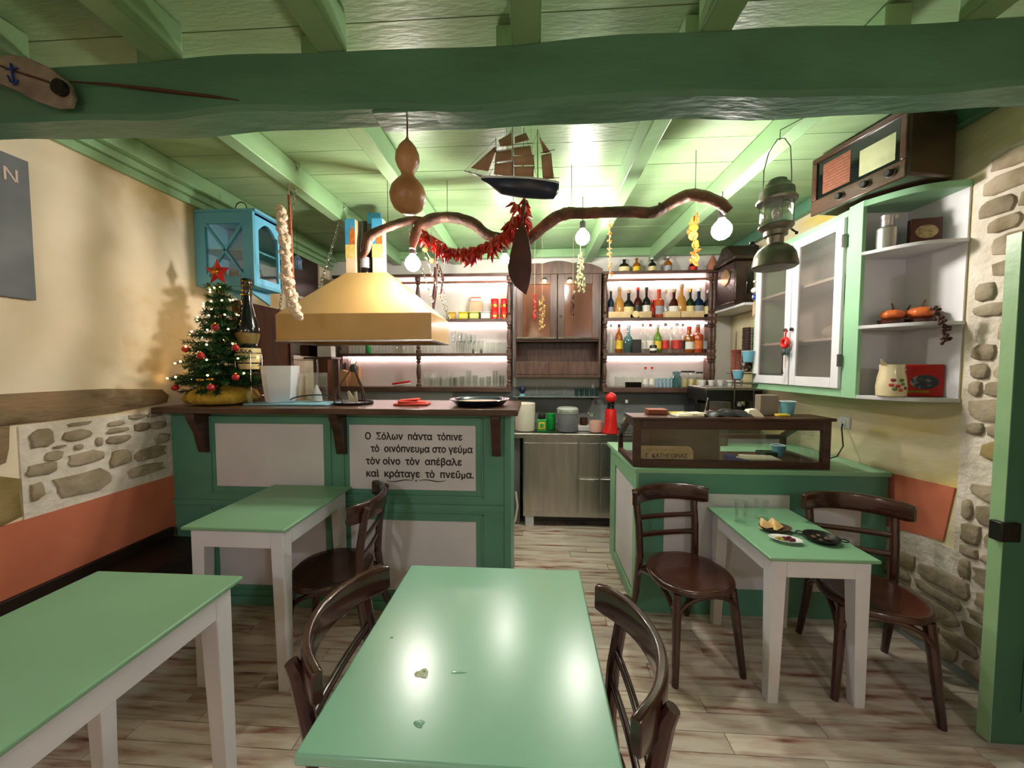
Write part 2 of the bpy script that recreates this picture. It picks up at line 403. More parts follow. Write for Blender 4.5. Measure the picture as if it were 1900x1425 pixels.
# right wall
G().box(XR-.006, 1.56, 0, XR, 2.45, .60).box(XR-.006, 1.56, .60, XR, 1.905, 2.36).box(XR-.006, 1.56, 2.36, XR, 1.86, 2.46).build('mortar', mortar, wr)
z = .03
while z < 2.40:
    h_ = random.uniform(.055, .115); y0 = 1.57; y1 = 2.43 if z + h_ < .56 else 1.88
    if z > 2.12: h_ = .09
    y = y0
    while y < y1 - .04:
        w_ = min(random.uniform(.10, .30), y1-y)
        m_ = stone_m if random.random() < .94 else stone_y
        if w_ > .05 and random.random() < .93:
            stone(wr, XR-.006, y+.004, y+w_-.004, z+.003, z+h_-.003, m_, -1, .14, .016, sq=.85)
        y += w_
    z += h_ + .003
G().prism([(XR, 1.915, .905), (XR, 2.9, .84), (XR, 2.9, .45), (XR, 1.955, .62)], (-.008, 0, 0)).build('painted_band', orange, wr)
tag(G().box(XR-.014, 1.57, 0, XR, 2.22, .045).build('baseboard_right', grey_wall), kind='structure')

# green door, standing open across the passage
dr = tag(bpy.data.objects.new('door_1', None), kind='structure'); COL.objects.link(dr); dr.location = (1.80, 1.50, 0)
G().box(0, 0, .015, .78, .045, 2.0).build('door_leaf', door_green, dr, .003)
G().box(-.001, .001, .016, .012, .046, 1.999).build('edge_strip', joist_green, dr)
for a in (.10, .42):
    G().box(a, -.006, .15, a+.26, 0, .95).box(a, -.006, 1.1, a+.26, 0, 1.85).build('panel', door_green, dr, .004)
G().box(-.022, -.012, .83, .05, .03, .905).build('latch', blackm, dr, .004)
G().tube([(.07, -.02, .95), (.07, -.045, .95), (.07, -.045, 1.08), (.07, -.02, 1.08)], .008).build('handle', blackm, dr)

# ---------------------------------------------------------------- bar counter
BZ = 1.258
bar = thing('bar_counter', 'long green panelled bar with white panels and a handwritten verse in dark Greek letters', 'bar', (-1.2, 2.17, 0))
def rel(o, g):          # shift world coordinates into the space of the thing o (unrotated)
    l = o.location; g.v = [(a-l.x, b-l.y, c-l.z) for a, b, c in g.v]; return g
rel(bar, G().box(-2.27, 2.17, 0, -.14, 2.60, 1.222)).build('body', bar_green, bar, .004)
for (x0, x1) in ((-1.975, -1.282), (-1.12, -.346)):
    for (z0, z1) in ((.755, 1.149), (.13, .565)):
        rel(bar, G().box(x0, 2.163, z0, x1, 2.171, z1)).build('panel', white_panel, bar, .002)
        g = G(); a = .045; b = .012
        for (u0, w0, u1, w1) in ((x0-a, z0-a, x1+a, z0-a+b), (x0-a, z1+a-b, x1+a, z1+a), (x0-a, z0-a, x0-a+b, z1+a), (x1+a-b, z0-a, x1+a, z1+a)):
            g.box(u0, 2.161, w0, u1, 2.172, w1)
        rel(bar, g).build('moulding', bar_green, bar, .003)
rel(bar, G().box(-2.27, 2.155, 0, -.176, 2.1705, .055)).build('plinth', bar_green, bar, .003)
rel(bar, G().box(-2.27, 2.160, .63, -.176, 2.1705, .668)).build('middle_rail', bar_green, bar, .003)
rel(bar, G().box(-.175, 2.158, 0, -.135, 2.171, 1.22)).build('corner_post', bar_green, bar, .003)
for x0 in (-2.06, -1.185, -.245):
    pr = [(x0, 2.171, 1.222), (x0, 2.055, 1.222), (x0, 2.055, 1.19), (x0, 2.075, 1.15), (x0, 2.10, 1.10), (x0, 2.115, 1.03), (x0, 2.13, .975), (x0, 2.171, .965)]
    rel(bar, G().prism(pr, (.05, 0, 0))).build('bracket', dark_wood, bar, .004)
Lx = -1.2
for body, px, py, sz in (('Ο  Σόλων  πάντα  τόπινε', 677, 815, 1.0), ('τὸ  οινόπνευμα στο γεύμα', 688, 838, .99), ('τὸν οίνο  τὸν  απέβαλε', 679, 861, 1.0), ('καὶ  κράταγε  τὸ  πνεῦμα.', 679, 884, 1.0)):
    p = P(px, py, Y=2.162)
    o = text(body, .058, ink, bar, (p.x-Lx, 2.162-2.17, p.z), (R(90), 0, 0), bold=.0016)
    want = {815: 858, 838: 877, 861: 857, 884: 879}[py]; wx = P(want, py, Y=2.162).x - p.x
    o.scale = (wx/max(v.co.x for v in o.data.vertices), 1, 1)
fl_ = G()
for a, b in (((717, 892), (767, 892)), ((777, 892), (827, 892))):
    pts = []
    for i in range(11):
        t = i/10; q = P(a[0]+(b[0]-a[0])*t, a[1]+(1.6*math.sin(t*6.28)*(1 if a[0] < 750 else -1)), Y=2.161); pts.append(q)
    fl_.tube(pts, [.0018+.0034*math.sin(math.pi*i/10) for i in range(11)], 6, flat=.5)
fl_.ball(P(772, 892, Y=2.161), (.005, .002, .005))
rel(bar, fl_).build('flourish', ink, bar)
one('bar_worktop', G().box(-1.09, -.285, -.018, 1.09, .285, .018), rail_wood, 'dark brown wooden bar top carrying the tree, tray and pan', 'worktop', (-1.18, 2.335, 1.24), bevel=.006)

# ---------------------------------------------------------------- low bench under the left wall
bn = thing('wall_bench', 'dark brown wooden bench along the terracotta painted wall', 'bench', (-2.1, .8, 0))
G().box(-.165, -1.6, .40, .12, 1.34, .44).build('seat', bench_wood, bn, .005)
G().box(-.15, -1.6, 0, .08, 1.34, .40).build('base', bench_wood, bn, .004)
G().box(-.168, -1.6, .44, -.145, 1.34, .50).build('back_rail', bench_wood, bn, .003)

# ---------------------------------------------------------------- tables
def table(label, x0, x1, y0, y1, h, topm, ov=.025, leg=.06, ap=.085, tt=.016):
    cx, cy = (x0+x1)/2, (y0+y1)/2
    t = thing('dining_table', label, 'table', (cx, cy, 0))
    a, b = (x1-x0)/2, (y1-y0)/2
    top = G().box(-a, -b, h-tt, a, b, h).build('tabletop', topm, t, .005)
    la, lb = a-ov, b-ov
    for sx in (-1, 1):
        for sy in (-1, 1):
            X0, Y0 = sx*la, sy*lb
            g = G(); q = .72
            vs = []
            for k, z in ((q, 0), (1, h-tt-ap)):
                for ux, uy in ((0, 0), (1, 0), (1, 1), (0, 1)): vs.append((X0 - sx*leg*k*ux, Y0 - sy*leg*k*uy, z))
            for ux, uy in ((0, 0), (1, 0), (1, 1), (0, 1)): vs.append((X0 - sx*leg*ux, Y0 - sy*leg*uy, h-tt))
            f = [(0,1,2,3),(8,9,10,11)] + [(i+j, i+(j+1) % 4, i+4+(j+1) % 4, i+4+j) for i in (0, 4) for j in range(4)]
            g.add(vs, f).build('leg', white_leg, t, .003)
    for sy in (-1, 1): G().box(-la+leg, sy*lb-.0, h-tt-ap, la-leg, sy*(lb-.02), h-tt).build('apron', white_leg, t, .002)
    for sx in (-1, 1): G().box(sx*la, -lb+leg, h-tt-ap, sx*(la-.02), lb-leg, h-tt).build('apron', white_leg, t, .002)
    return t
tc = table('glossy mint green table in the middle foreground with chipped paint, chairs on both sides', -.457, .167, .645, 1.325, .76, table_green, ov=.03, tt=.024)
ch = P(783, 1250, Z=.76); cc = tc.location
n = 14
def blister(px, py, a, b, h, m, name):
    p = P(px, py, Z=.76)
    g = G(); prof = []
    vs = []; rr = [1, .85, .6, .3]
    for k, r_ in enumerate(rr):
        for j in range(n):
            q = 2*math.pi*j/n; f_ = 1 + .18*math.sin(3*q+px) + .1*math.sin(5*q)
            vs.append((p.x-cc.x + a*r_*f_*math.cos(q), p.y-cc.y + b*r_*f_*math.sin(q), .7603 + h*(0, .45, .8, 1)[k]))
    fs = [(i*n+j, i*n+(j+1) % n, (i+1)*n+(j+1) % n, (i+1)*n+j) for i in range(3) for j in range(n)] + [tuple(range(3*n, 4*n))]
    g.add(vs, fs).build(name, m, tc, angle=60)
blister(783, 1250, .017, .014, .0012, mat('bare putty', '#cfd0b4', '#aeb595', .5, 60, .4, 80), 'paint_chip')
blister(787, 1247, .0035, .003, .0022, mat('putty hole', '#6d8a6e', None, .8), 'chip_centre')
blister(850, 1247, .02, .005, .0012, table_green, 'paint_blister')
blister(778, 1343, .011, .008, .004, table_green, 'paint_blister')
blister(727, 1183, .005, .004, .002, table_green, 'paint_blister')
table('plain green table at the lower left, nearest the terracotta wall', -1.545, -1.005, .53, 1.192, .776, table_green_b)
table('narrow green table pushed up against the bar front, chair on its right', -1.595, -1.105, 1.545, 2.152, .776, table_green_b)
table('small low green table holding bread, small plate and pan, before the glass case', 1.02, 1.475, 1.62, 2.21, .676, table_green_b, ov=.022, leg=.062, ap=.08)

# ---------------------------------------------------------------- bentwood chairs
def chair(label, x, y, rz, h=.83, seat_z=.445):
    t = thing('dining_chair', label, 'chair', (x, y, 0), rz, None)
    n = 28; sw, sd = .205, .20
    def outline(k, z):
        o = []
        for j in range(n):
            q = 2*math.pi*j/n; c, s_ = math.cos(q), math.sin(q)
            px_ = sw*(abs(c)**.8)*math.copysign(1, c)*(1.0 if s_ < 0 else 1-.14*s_)
            o.append((px_*k, sd*(abs(s_)**.85)*math.copysign(1, s_)*k, z))
        return o
    vs = []
    for k, z in ((.93, seat_z-.034), (.985, seat_z-.028), (1, seat_z-.014), (.985, seat_z-.002), (.95, seat_z+.002), (.8, seat_z-.004), (.4, seat_z-.008)): vs += outline(k, z)
    fs = [(i*n+j, i*n+(j+1) % n, (i+1)*n+(j+1) % n, (i+1)*n+j) for i in range(6) for j in range(n)] + [tuple(range(n-1, -1, -1)), tuple(range(6*n, 7*n))]
    G().add(vs, fs).build('seat', chair_wood, t, angle=50)
    zs = seat_z-.034
    for sx in (-1, 1):      # front legs
        G().tube([(sx*.145, -.135, zs+.004), (sx*.155, -.15, zs*.72), (sx*.168, -.17, zs*.3), (sx*.178, -.185, 0)], [.022, .021, .018, .0155], 10).build('leg', chair_wood, t)
    for sx in (-1, 1):      # rear legs run up into the back posts
        G().tube([(sx*.185, .27, 0), (sx*.175, .215, .2), (sx*.168, .185, seat_z), (sx*.172, .195, .6), (sx*.178, .225, h-.05), (sx*.18, .238, h-.02)],
                 [.0155, .019, .021, .020, .019, .015], 10).build('leg', chair_wood, t)
    # back rail: wide curved plank reaching past the posts
    pts = [(.222*math.sin(a)/math.sin(.95), .262 - .13*(1-math.cos(a))/(1-math.cos(.95))*.85, h-.046) for a in [(-.95 + 1.9*i/16) for i in range(17)]]
    G().plank(pts, [.076]+[.092]*15+[.076], .026).build('top_rail', chair_wood, t, .003, angle=50)
    for z_, hh in ((.555, .028), (.650, .026)):
        pts = [(.172*math.sin(a)/math.sin(.7), .19 + .045*math.cos(a)/1 - .03 + (z_-.6)*.12, z_) for a in [(-.7+1.4*i/10) for i in range(11)]]
        G().plank(pts, hh, .014).build('back_slat', chair_wood, t, angle=50)
    # arched braces under the seat
    def arch(p0, p1, nz):
        p0, p1 = Vector(p0), Vector(p1); pts = []
        for i in range(13):
            q = math.pi*i/12; m_ = (p0+p1)/2 - (p1-p0)/2*math.cos(q)
            pts.append((m_.x, m_.y, p0.z + (zs-.01-p0.z)*math.sin(q)**.7))
        return G().tube(pts, .012, 8)
    arch((-.16, -.158, .27), (.16, -.158, .27), 0).build('arched_brace', chair_wood, t)
    for sx in (-1, 1): arch((sx*.163, -.145, .27), (sx*.172, .20, .27), 0).build('arched_brace', chair_wood, t)
    arch((-.17, .20, .28), (.17, .20, .28), 0).build('arched_brace', chair_wood, t)
    return t
chair('dark bentwood chair at the left side of the small low table, seat facing us', .80, 1.925, R(12), .82)
chair('dark bentwood chair between the small low table and the stone wall', 1.585, 1.80, R(-19), .83)
chair('dark bentwood chair right of the narrow table by the bar, seen side-on', -1.06, 1.85, R(-82), .84)
chair('dark bentwood chair at the left edge of the glossy middle table', -.335, .99, R(92), .83)
chair('dark bentwood chair at the right edge of the glossy middle table', .045, .915, R(-90), .83)

# ---------------------------------------------------------------- display counter with glass case
dc = thing('display_counter', 'green counter with white inset panels under the wood and glass case', 'counter', (1.3, 2.22, 0))
rel(dc, G().prism([(.605, 2.22, .865), (2.055, 2.22, .865), (2.055, 3.0, .865), (.59, 3.0, .865)], (0, 0, .028))).build('worktop', pale_green, dc, .003)
rel(dc, G().box(.63, 2.235, 0, 2.05, 2.98, .866)).build('body', bar_green, dc, .003)
for (x0, x1, z0, z1) in ((.78, 1.50, .17, .745), (1.62, 1.90, .17, .745)):
    rel(dc, G().box(x0, 2.227, z0, x1, 2.236, z1)).build('panel', white_panel, dc, .002)
rel(dc, G().box(.622, 2.32, .10, .631, 2.80, .74)).build('panel', white_panel, dc, .002)
for (y0, y1, z0, z1) in ((2.235, 2.30, 0, .866), (2.82, 2.98, 0, .866), (2.30, 2.82, .76, .866), (2.30, 2.82, 0, .08)):
    rel(dc, G().box(.614, y0, z0, .631, y1, z1)).build('end_frame', pale_green, dc, .002)
cs = thing('display_case', 'low dark wood and glass display case with a sloping back edge', 'display case', (1.16, 2.25, .893))
X0, X1, Y0, Y1, Z0, Z1 = .60, 1.735, 2.25, 2.66, .893, 1.18
fr = G(); b = .045
fr.box(X0+b, Y0, Z0, X1-b, Y0+.03, Z0+.045).box(X0+b, Y0, Z1-.055, X1-b, Y0+.03, Z1).box(X0, Y0, Z0, X0+b, Y0+.03, Z1).box(X1-b, Y0, Z0, X1, Y0+.03, Z1)
rel(cs, fr).build('front_frame', dark_wood, cs, .003)
for xx in (X0, X1-.03):
    s_ = G(); s_.box(xx, Y0+.03, Z0, xx+.03, Y1, Z0+.035); s_.box(xx, Y0+.03, Z1-.04, xx+.03, 2.43, Z1)
    s_.prism([(xx, 2.43, Z1), (xx, 2.43, Z1-.04), (xx, Y1-.01, 1.0), (xx, Y1, 1.03)], (.03, 0, 0)); s_.box(xx, Y1-.03, Z0, xx+.03, Y1, 1.02)
    rel(cs, s_).build('side_frame', dark_wood, cs, .002)
    rel(cs, G().prism([(xx+.013, Y0+.03, Z0+.03), (xx+.013, Y1-.02, Z0+.03), (xx+.013, Y1-.02, 1.01), (xx+.013, 2.43, Z1-.03), (xx+.013, Y0+.03, Z1-.03)], (.004, 0, 0))).build('side_pane', pane_m, cs)
rel(cs, G().box(X0-.01, Y0-.012, Z1, X1+.02, 2.45, Z1+.018)).build('top_board', dark_wood, cs, .004)
rel(cs, G().box(X0+.03, Y0+.03, Z0, X1-.03, Y1, Z0+.012)).build('base_board', dark_wood, cs)
rel(cs, G().box(X0+b, Y0+.012, Z0+.045, X1-b, Y0+.016, Z1-.055)).build('front_pane', pane_m, cs)
rel(cs, G().box(X0+.03, Y1-.03, 1.0, X1-.03, Y1, 1.03)).build('rear_rail', dark_wood, cs, .002)
rel(cs, G().prism([(1.12, 2.30, Z0+.012), (1.12, 2.60, Z0+.012), (1.12, 2.60, 1.03), (1.12, 2.43, Z1-.01), (1.12, 2.30, Z1-.01)], (.012, 0, 0))).build('divider', dark_wood, cs)
rel(cs, G().box(.66, 2.40, Z0+.012, 1.12, 2.414, 1.13)).build('inner_board', dark_wood, cs)
sg = thing('price_sign', 'cream card sign in the glass case reading Γ ΚΑΤΗΓΟΡΙΑΣ', 'sign', (.66, 2.30, Z0+.014))
sg.rotation_euler = (R(-6), 0, 0)
cw, chh = .315, .105
G().prism([(0, 0, 0), (cw, 0, 0), (cw, 0, chh-.03), (cw-.01, 0, chh-.01), (cw-.03, 0, chh), (0, 0, chh)], (0, .004, 0)).build('card', mat('old card', '#d8be94', '#c4a678', .8, 8), sg)
text('Γ  ΚΑΤΗΓΟΡΙΑΣ', .034, ink, sg, (.028, -.001, .034), (R(90), 0, 0), bold=.0008)
text('ΕΣΤΙΑΤΟΡΙΟΝ', .024, mat('faded lettering', '#b39a60', None, .8), sg, (.04, -.001, .072), (R(90), 0, 0), name='faded_lettering', bold=.0005)
one('blue_folder', G().box(0, 0, 0, .05, .05, .055).prism([(.05, 0, 0), (.16, 0, 0), (.16, 0, .015), (.05, 0, .04)], (0, .06, 0)), mat('blue film', '#2f5fc8', '#2450b0', .4), 'bright blue packet inside the glass case', 'packet', (1.17, 2.29, Z0+.014))
one('paper_sheets', G().cbox((0, 0, .005), (.22, .14, .008), (0, 0, .2)).cbox((.02, .01, .012), (.2, .13, .006), (0, 0, -.1)), paper_m, 'white paper sheets lying in the right of the glass case', 'paper', (1.42, 2.42, Z0+.013))
def cup(label, x, y, z, h=.088, r=.043, group=None):
    t = thing('paper_cup', label, 'cup', (x, y, z), 0, group)
    G().lathe([(r*.72, 0), (r*.74, .004), (r, h), (r*.95, h), (r*.68, .008)], 20).build('body', cup_blue, t)
    G().ring((0, 0, h), r, .0022, 20, 6).build('rim', white_pl, t)
    return t
cup('light blue paper cup standing on top of the glass case', P(1460, 770, Y=2.36).x, 2.36, 1.199)
cup('light blue paper cup inside the right end of the glass case', 1.63, 2.55, Z0+.013, .07, .04)
one('black_tray', G().box(0, 0, 0, .10, .08, .03), blackm, 'small black box at the back of the glass case', 'box', (1.50, 2.5, .99-.03), bevel=.004)
bpy.data.objects['black_tray'].location.z = Z0+.013

# things lying on the case
T = 1.199
one('document_pile', G().cbox((0, 0, .004), (.16, .12, .008), (0, 0, .1)).cbox((.02, 0, .011), (.14, .11, .006), (0, 0, -.2)).cbox((.05, .0, .017), (.10, .09, .006), (0, 0, .3)), paper_m, 'loose pile of papers on the left end of the case', 'papers', (.83, 2.33, T))
one('brown_notebook', G().box(0, 0, 0, .12, .09, .03), mat('brown cover', '#8a4a2c', None, .5), 'brown notebook standing behind the pile of papers', 'notebook', (.72, 2.36, T+.001), bevel=.003)
bpy.data.objects['document_pile'].location = (.93, 2.31, T)
one('yellow_notepad', G().box(-.06, -.04, 0, .06, .04, .01), mat('yellow pad', '#d9b64a', None, .7), 'yellow notepad lying beside the brown notebook', 'notepad', (.92, 2.405, T), rz=.3)
g = G(); vs = []; nn, mm = 18, 7
for i in range(nn):
    for j in range(mm):
        u_, v_ = i/(nn-1), j/(mm-1)
        vs.append((-.16+.32*u_, -.05+.1*v_, .002+.05*math.sin(math.pi*u_)**.6*math.sin(math.pi*v_)**.6*(.5+.5*u_) + .005*math.sin(u_*21+v_*5)))
g.add(vs, [(i*mm+j, (i+1)*mm+j, (i+1)*mm+j+1, i*mm+j+1) for i in range(nn-1) for j in range(mm-1)])
one('black_apron', g, blackm, 'crumpled black cloth on the middle of the case', 'cloth', (1.16, 2.33, T))
one('folded_napkin', G().prism([(0, 0, 0), (.11, 0, 0), (.07, .01, .045), (.03, .01, .04)], (0, .05, 0)), paper_m, 'white folded napkin next to the black cloth', 'napkin', (1.27, 2.29, T))
one('card_terminal', G().box(-.055, -.03, 0, .055, .03, .125), mat('grey brown box', '#857a6c', '#776c60', .6), 'upright grey brown carton on the case near the blue cup', 'carton', (1.455, 2.40, T), bevel=.003)
bpy.data.objects['card_terminal'].name = 'grey_carton'
one('yellow_sponge', G().box(-.035, -.02, 0, .035, .02, .014), mat('sponge', '#d8bf3a', '#c4aa2c', .9, 60, .5, 90), 'small yellow sponge beside the blue cup', 'sponge', (1.50, 2.32, T), bevel=.003)
so = thing('wall_socket', 'white wall socket with a cord near the end of the case', 'socket', (XR-.012, 2.57, 1.13))
G().box(-.002, -.04, -.04, .012, .04, .04).build('plate', white_pl, so, .004)
G().ring((-.003, 0, 0), .018, .003, 16, 6, 'x').build('socket_ring', cream_pl, so)
G().tube([(-.01, 0, -.01), (-.03, -.02, -.04), (-.08, -.10, -.14), (-.13, -.12, -.20), (-.2, -.12, -.225)], .004, 6).build('cord', blackm, so)

# on the small table
TT = .676
def tumbler(name, label, x, y, z, r=.033, h=.10, group=None, m=None, top=1.0):
    g = G().lathe([(r*.8, 0), (r*.9*1, h*.1), (r*top, h), (r*top-.0025, h), (r*.8-.002, h*.13), (.001, h*.11)], 18)
    return one(name, g, m or glass, label, 'glass', (x, y, z), group=group)
q = P(1374, 968, Z=TT); tumbler('water_glass', 'empty water glass on the left corner of the small table', q.x, q.y, TT+.001, .034, .11)
q = P(1412, 962, Z=TT); tumbler('water_glass', 'empty water glass on the small table behind the bread basket', q.x, q.y, TT+.001, .033, .10)
q = P(1438, 985, Z=TT); bb = thing('bread_basket', 'small dark basket with toasted bread slices on the small table', 'basket', (q.x, q.y, TT))
G().lathe([(.045, 0), (.05, .004), (.068, .024), (.064, .024), (.045, .006)], 18, sx=1.1, sy=.8).build('basket', mat('dark wicker', '#5a4632', '#44321f', .8, 40, .6, 60), bb)
toast = mat('toasted bread', '#d9a868', '#b8803e', .8, 12, .3, 30, mid='#e2c08a')
for (a, b, rz) in ((-.035, 0, .3), (-.005, .008, -.2), (.028, 0, .6)):
    G().prism([(-.038, 0, 0), (.04, 0, .0), (.012, .015, .05)], (.0, .016, .006)).build('bread_slice', toast, bb, .002, (a, b, .012), (R(-30), 0, rz))
q = P(1457, 1005, Z=TT); pt = thing('side_plate', 'white oval dish with beetroot and pickles on the small table', 'dish', (q.x, q.y, TT), -.35)
G().lathe([(.03, 0), (.034, .002), (.068, .017), (.065, .018), (.03, .005), (.001, .005)], 24, sx=1, sy=.62).build('dish', mat('white porcelain', '#e8e6e0', None, .15, coat=.3), pt)
for k in range(5):
    G().ball((0, 0, 0), (.011, .009, .008), 8, 6).build('beetroot_piece', mat('beetroot', '#6a1436', '#4c0c26', .3), pt, 0, (.012+.018*math.cos(k*1.3), .010*math.sin(k*1.3), .014+.004*(k % 2)))
for k in range(4):
    G().ball((0, 0, 0), (.012, .007, .006), 8, 6).build('pickle_piece', mat('pickle', '#b8a24a', '#9c8a36', .4), pt, 0, (-.03+.010*k, .008*math.sin(k*2.), .012))
q = P(1524, 1003, Z=TT); pn = thing('small_frying_pan', 'small black two-handled pan with seafood leftovers on the small table', 'pan', (q.x, q.y, TT), -.5)
G().lathe([(.045, 0), (.06, .003), (.073, .022), (.070, .022), (.056, .006), (.001, .005)], 26).build('pan_body', blackm, pn)
for s_ in (-1, 1): G().ring((s_*.083, 0, .02), .018, .003, 14, 6, sx=.8).build('pan_handle', blackm, pn)
for k in range(7): G().ball((0, 0, 0), (.012, .008, .006), 8, 6).build('food_piece', mat('cooked food', '#6a5236', '#3a2a1c', .5, 20), pn, 0, (.032*math.cos(k*.9), .028*math.sin(k*.9)*(k % 3)/2, .012), (0, 0, k))
one('dinner_fork', G().plank([(-.08, 0, 0), (-.02, 0, .004), (.03, 0, .004), (.05, 0, .001), (.085, 0, .003)], .012, .002, (0, 1, 0)), blackm, 'dark fork lying at the left of the small black pan', 'fork', (P(1492, 995, Z=TT).x, P(1492, 995, Z=TT).y, TT+.003), rz=-.7)

# ---------------------------------------------------------------- things on the bar top
q = P(385, 748, Y=2.28); TX, TY = -2.025, 2.29
tr = thing('christmas_tree', 'small artificial fir tree with lights on the left end of the bar', 'christmas tree', (TX, TY, BZ))
G().tube([(0, 0, .05), (0, 0, .78)], [.016, .006], 8).build('trunk', bark, tr)
def fir_branch(L_):
    g = G(); k = int(L_/.0062)
    g.tube([(0, 0, 0), (L_*.5, 0, .008), (L_, 0, .0)], [.004, .003, .001], 5)
    for i in range(k):
        x = L_*(.08+.92*i/k)
        for s_ in range(5):
            a = random.uniform(0, 6.28); l_ = random.uniform(.022, .038)*(1 if i < k*.85 else .7)
            d = Vector((random.uniform(.3, .9)*l_, math.cos(a)*l_, math.sin(a)*l_*.75)); s0 = Vector((x, 0, .005)); n_ = Vector((-d.y, d.x, 0)).normalized()*.0034
            g.add([s0-n_, s0+n_, s0+d+n_*.5, s0+d-n_*.5], [(0, 1, 2, 3)])
    return g.mesh('branch', needle_m, 60)
fb = {r_: fir_branch(r_) for r_ in (.07, .10, .13, .16, .19, .22, .25)}
lit_spots = []
for lv in range(13):
    z = .13 + lv*.051; rad = .285*(1-lv/14.5); nbr = max(6, int(13-lv*.5))
    for k in range(nbr):
        a = 2*math.pi*(k+.5*(lv % 2))/nbr + random.uniform(-.15, .15)
        L_ = min(fb, key=lambda v: abs(v-rad*random.uniform(.85, 1.05)))
        if TX + math.cos(a)*L_ < XL+.005: L_ = min(fb, key=lambda v: abs(v-max(.07, (TX-XL)/abs(math.cos(a))*.86)))
        ob('branch', fb[L_], tr, 0, (0, 0, z), (0, random.uniform(-.05, .3), a))
        lit_spots.append((a, L_, z))
fls = thing('fairy_lights', 'string of warm fairy lights wound around the small fir tree', 'string lights', (TX, TY, BZ))
bulb_e = mat('fairy bulb', '#ffe2a0', None, .4, emit='#ffcf80', es=24)
bme = G().ball((0, 0, 0), .0048, 8, 6).mesh('light_bulb', bulb_e); pts = []
for i in range(60):
    t = i/59; a = t*6.28*6.5 + 2.4; z = .15+.6*t; rr = .235*(1-t)+.04
    x_, y_ = math.cos(a)*rr, math.sin(a)*rr
    x_ = max(x_, XL+.03-TX); pts.append((x_, y_, z))
    ob('light_bulb', bme, fls, 0, (x_, y_, z))
G().tube(pts, .0014, 4).build('wire', mat('green wire', '#1c3a20', None, .6), fls)
for (px, py, where) in ((344, 648, 'near the left edge of'), (322, 648, ''), (399, 607, 'upper right in'), (340, 590, ''), (372, 660, 'in the middle of'), (325, 719, 'at the bottom left of'), (391, 719, 'at the bottom centre of'), (437, 700, 'at the bottom right of'), (437, 645, 'at the right of')):
    if not where: continue
    Yb = 2.04 if px in (372, 399, 391) else 2.12
    p = P(px, py, Y=Yb); t = thing('bauble', f'shiny red bauble hanging {where} the fir tree', 'bauble', p)
    G().ball((0, 0, 0), .02, 14, 10).build('ball', bauble_m, t); G().lathe([(.005, .018), (.005, .026)], 8).build('cap', mat('gold', '#d8a53a', None, .25, metal=1), t)
st = thing('tree_star', 'red star with gold centre on the tip of the fir tree', 'star', (TX, TY-.01, BZ+.845))
def star(R0, r0, t): 
    vs = [((R0 if i % 2 == 0 else r0)*math.sin(math.pi*i/5), 0, (R0 if i % 2 == 0 else r0)*math.cos(math.pi*i/5)) for i in range(10)] + [(0, -t, 0), (0, t, 0)]
    return G().add(vs, [(i, (i+1) % 10, 10) for i in range(10)] + [((i+1) % 10, i, 11) for i in range(10)])
star(.088, .040, .022).build('star_body', mat('star red', '#cc2a24', '#a81c18', .4, 25), st, angle=10)
star(.052, .022, .034).build('star_centre', mat('gold', '#d8a53a', None, .25, metal=1), st, angle=10)
g = G().lathe([(.10, 0), (.19, .008), (.215, .04), (.19, .085), (.12, .115), (.03, .135), (.02, .15)], 30, sx=1, sy=.85)
g.v = [(x*(1+.06*math.sin(7*math.atan2(y, x)+z*30)), y*(1+.06*math.sin(9*math.atan2(y, x)+z*20)), z) for x, y, z in g.v]
one('tree_wrap', g, burlap, 'gathered yellow cloth around the foot of the fir tree', 'cloth', (TX, TY, BZ+.001), angle=60)
# two gold bows at the foot
for (px, py) in ((371, 705), (390, 704)):
    p = P(px, py, Y=2.09); g = G(); g.ball((-.012, 0, 0), (.012, .006, .009), 8, 6).ball((.012, 0, 0), (.012, .006, .009), 8, 6).ball((0, -.003, 0), .005, 8, 6)
    one('gold_bow', g, mat('gold', '#d8a53a', None, .25, metal=1), 'small gold bow low on the front of the fir tree', 'bow', p, group='gold bows on the fir tree')

# brandy bottle on a wire cradle
BX, BY = P(464, 740, Y=2.34).x, 2.34
bt = thing('display_bottle', 'tall brown glass spirits bottle with a cream label, standing in a wire cradle', 'bottle', (BX, BY, BZ+.205))
G().lathe([(.045, 0), (.052, .01), (.062, .06), (.068, .12), (.066, .155), (.050, .175), (.052, .20), (.064, .24), (.066, .28), (.058, .33), (.044, .39), (.033, .44), (.028, .50), (.028, .56), (.031, .565), (.031, .60), (.027, .61)], 28).build('bottle_glass', black_gloss, bt)
G().lathe([(.0555, .02), (.0665, .09), (.0702, .125), (.0685, .157)], 28, cap=False).build('label', label_cols['cream'], bt)
G().lathe([(.053, .186), (.0655, .235), (.067, .25), (.0675, .255)], 28, cap=False).build('shoulder_label', mat('gold foil label', '#8c7a4a', '#6d5d34', .35, 20, metal=.4), bt)
for z in (.505, .53, .562, .59): G().ring((0, 0, z), .0295, .0035, 24, 6).build('neck_ring', mat('gold', '#d8a53a', None, .25, metal=1), bt)
tx = text('METAXA', .034, ink, bt, (0, 0, 0), (0, 0, 0), bold=.001, align='CENTER', depth=.0)
for v in tx.data.vertices:
    x, y = v.co.x, v.co.y; a = x/.0705; v.co = (.0712*math.sin(a), -.0712*math.cos(a), .128+y*.8)
wc = thing('bottle_cradle', 'thin wire cradle holding up the tall spirits bottle', 'stand', (BX, BY, BZ))
for k in range(4):
    a = math.pi/4+k*math.pi/2; c, s_ = math.cos(a), math.sin(a)
    G().tube([(.085*c, .085*s_, 0), (.072*c, .072*s_, .20), (.072*c, .072*s_, .33)], .0028, 6).build('wire_leg', chrome, wc)
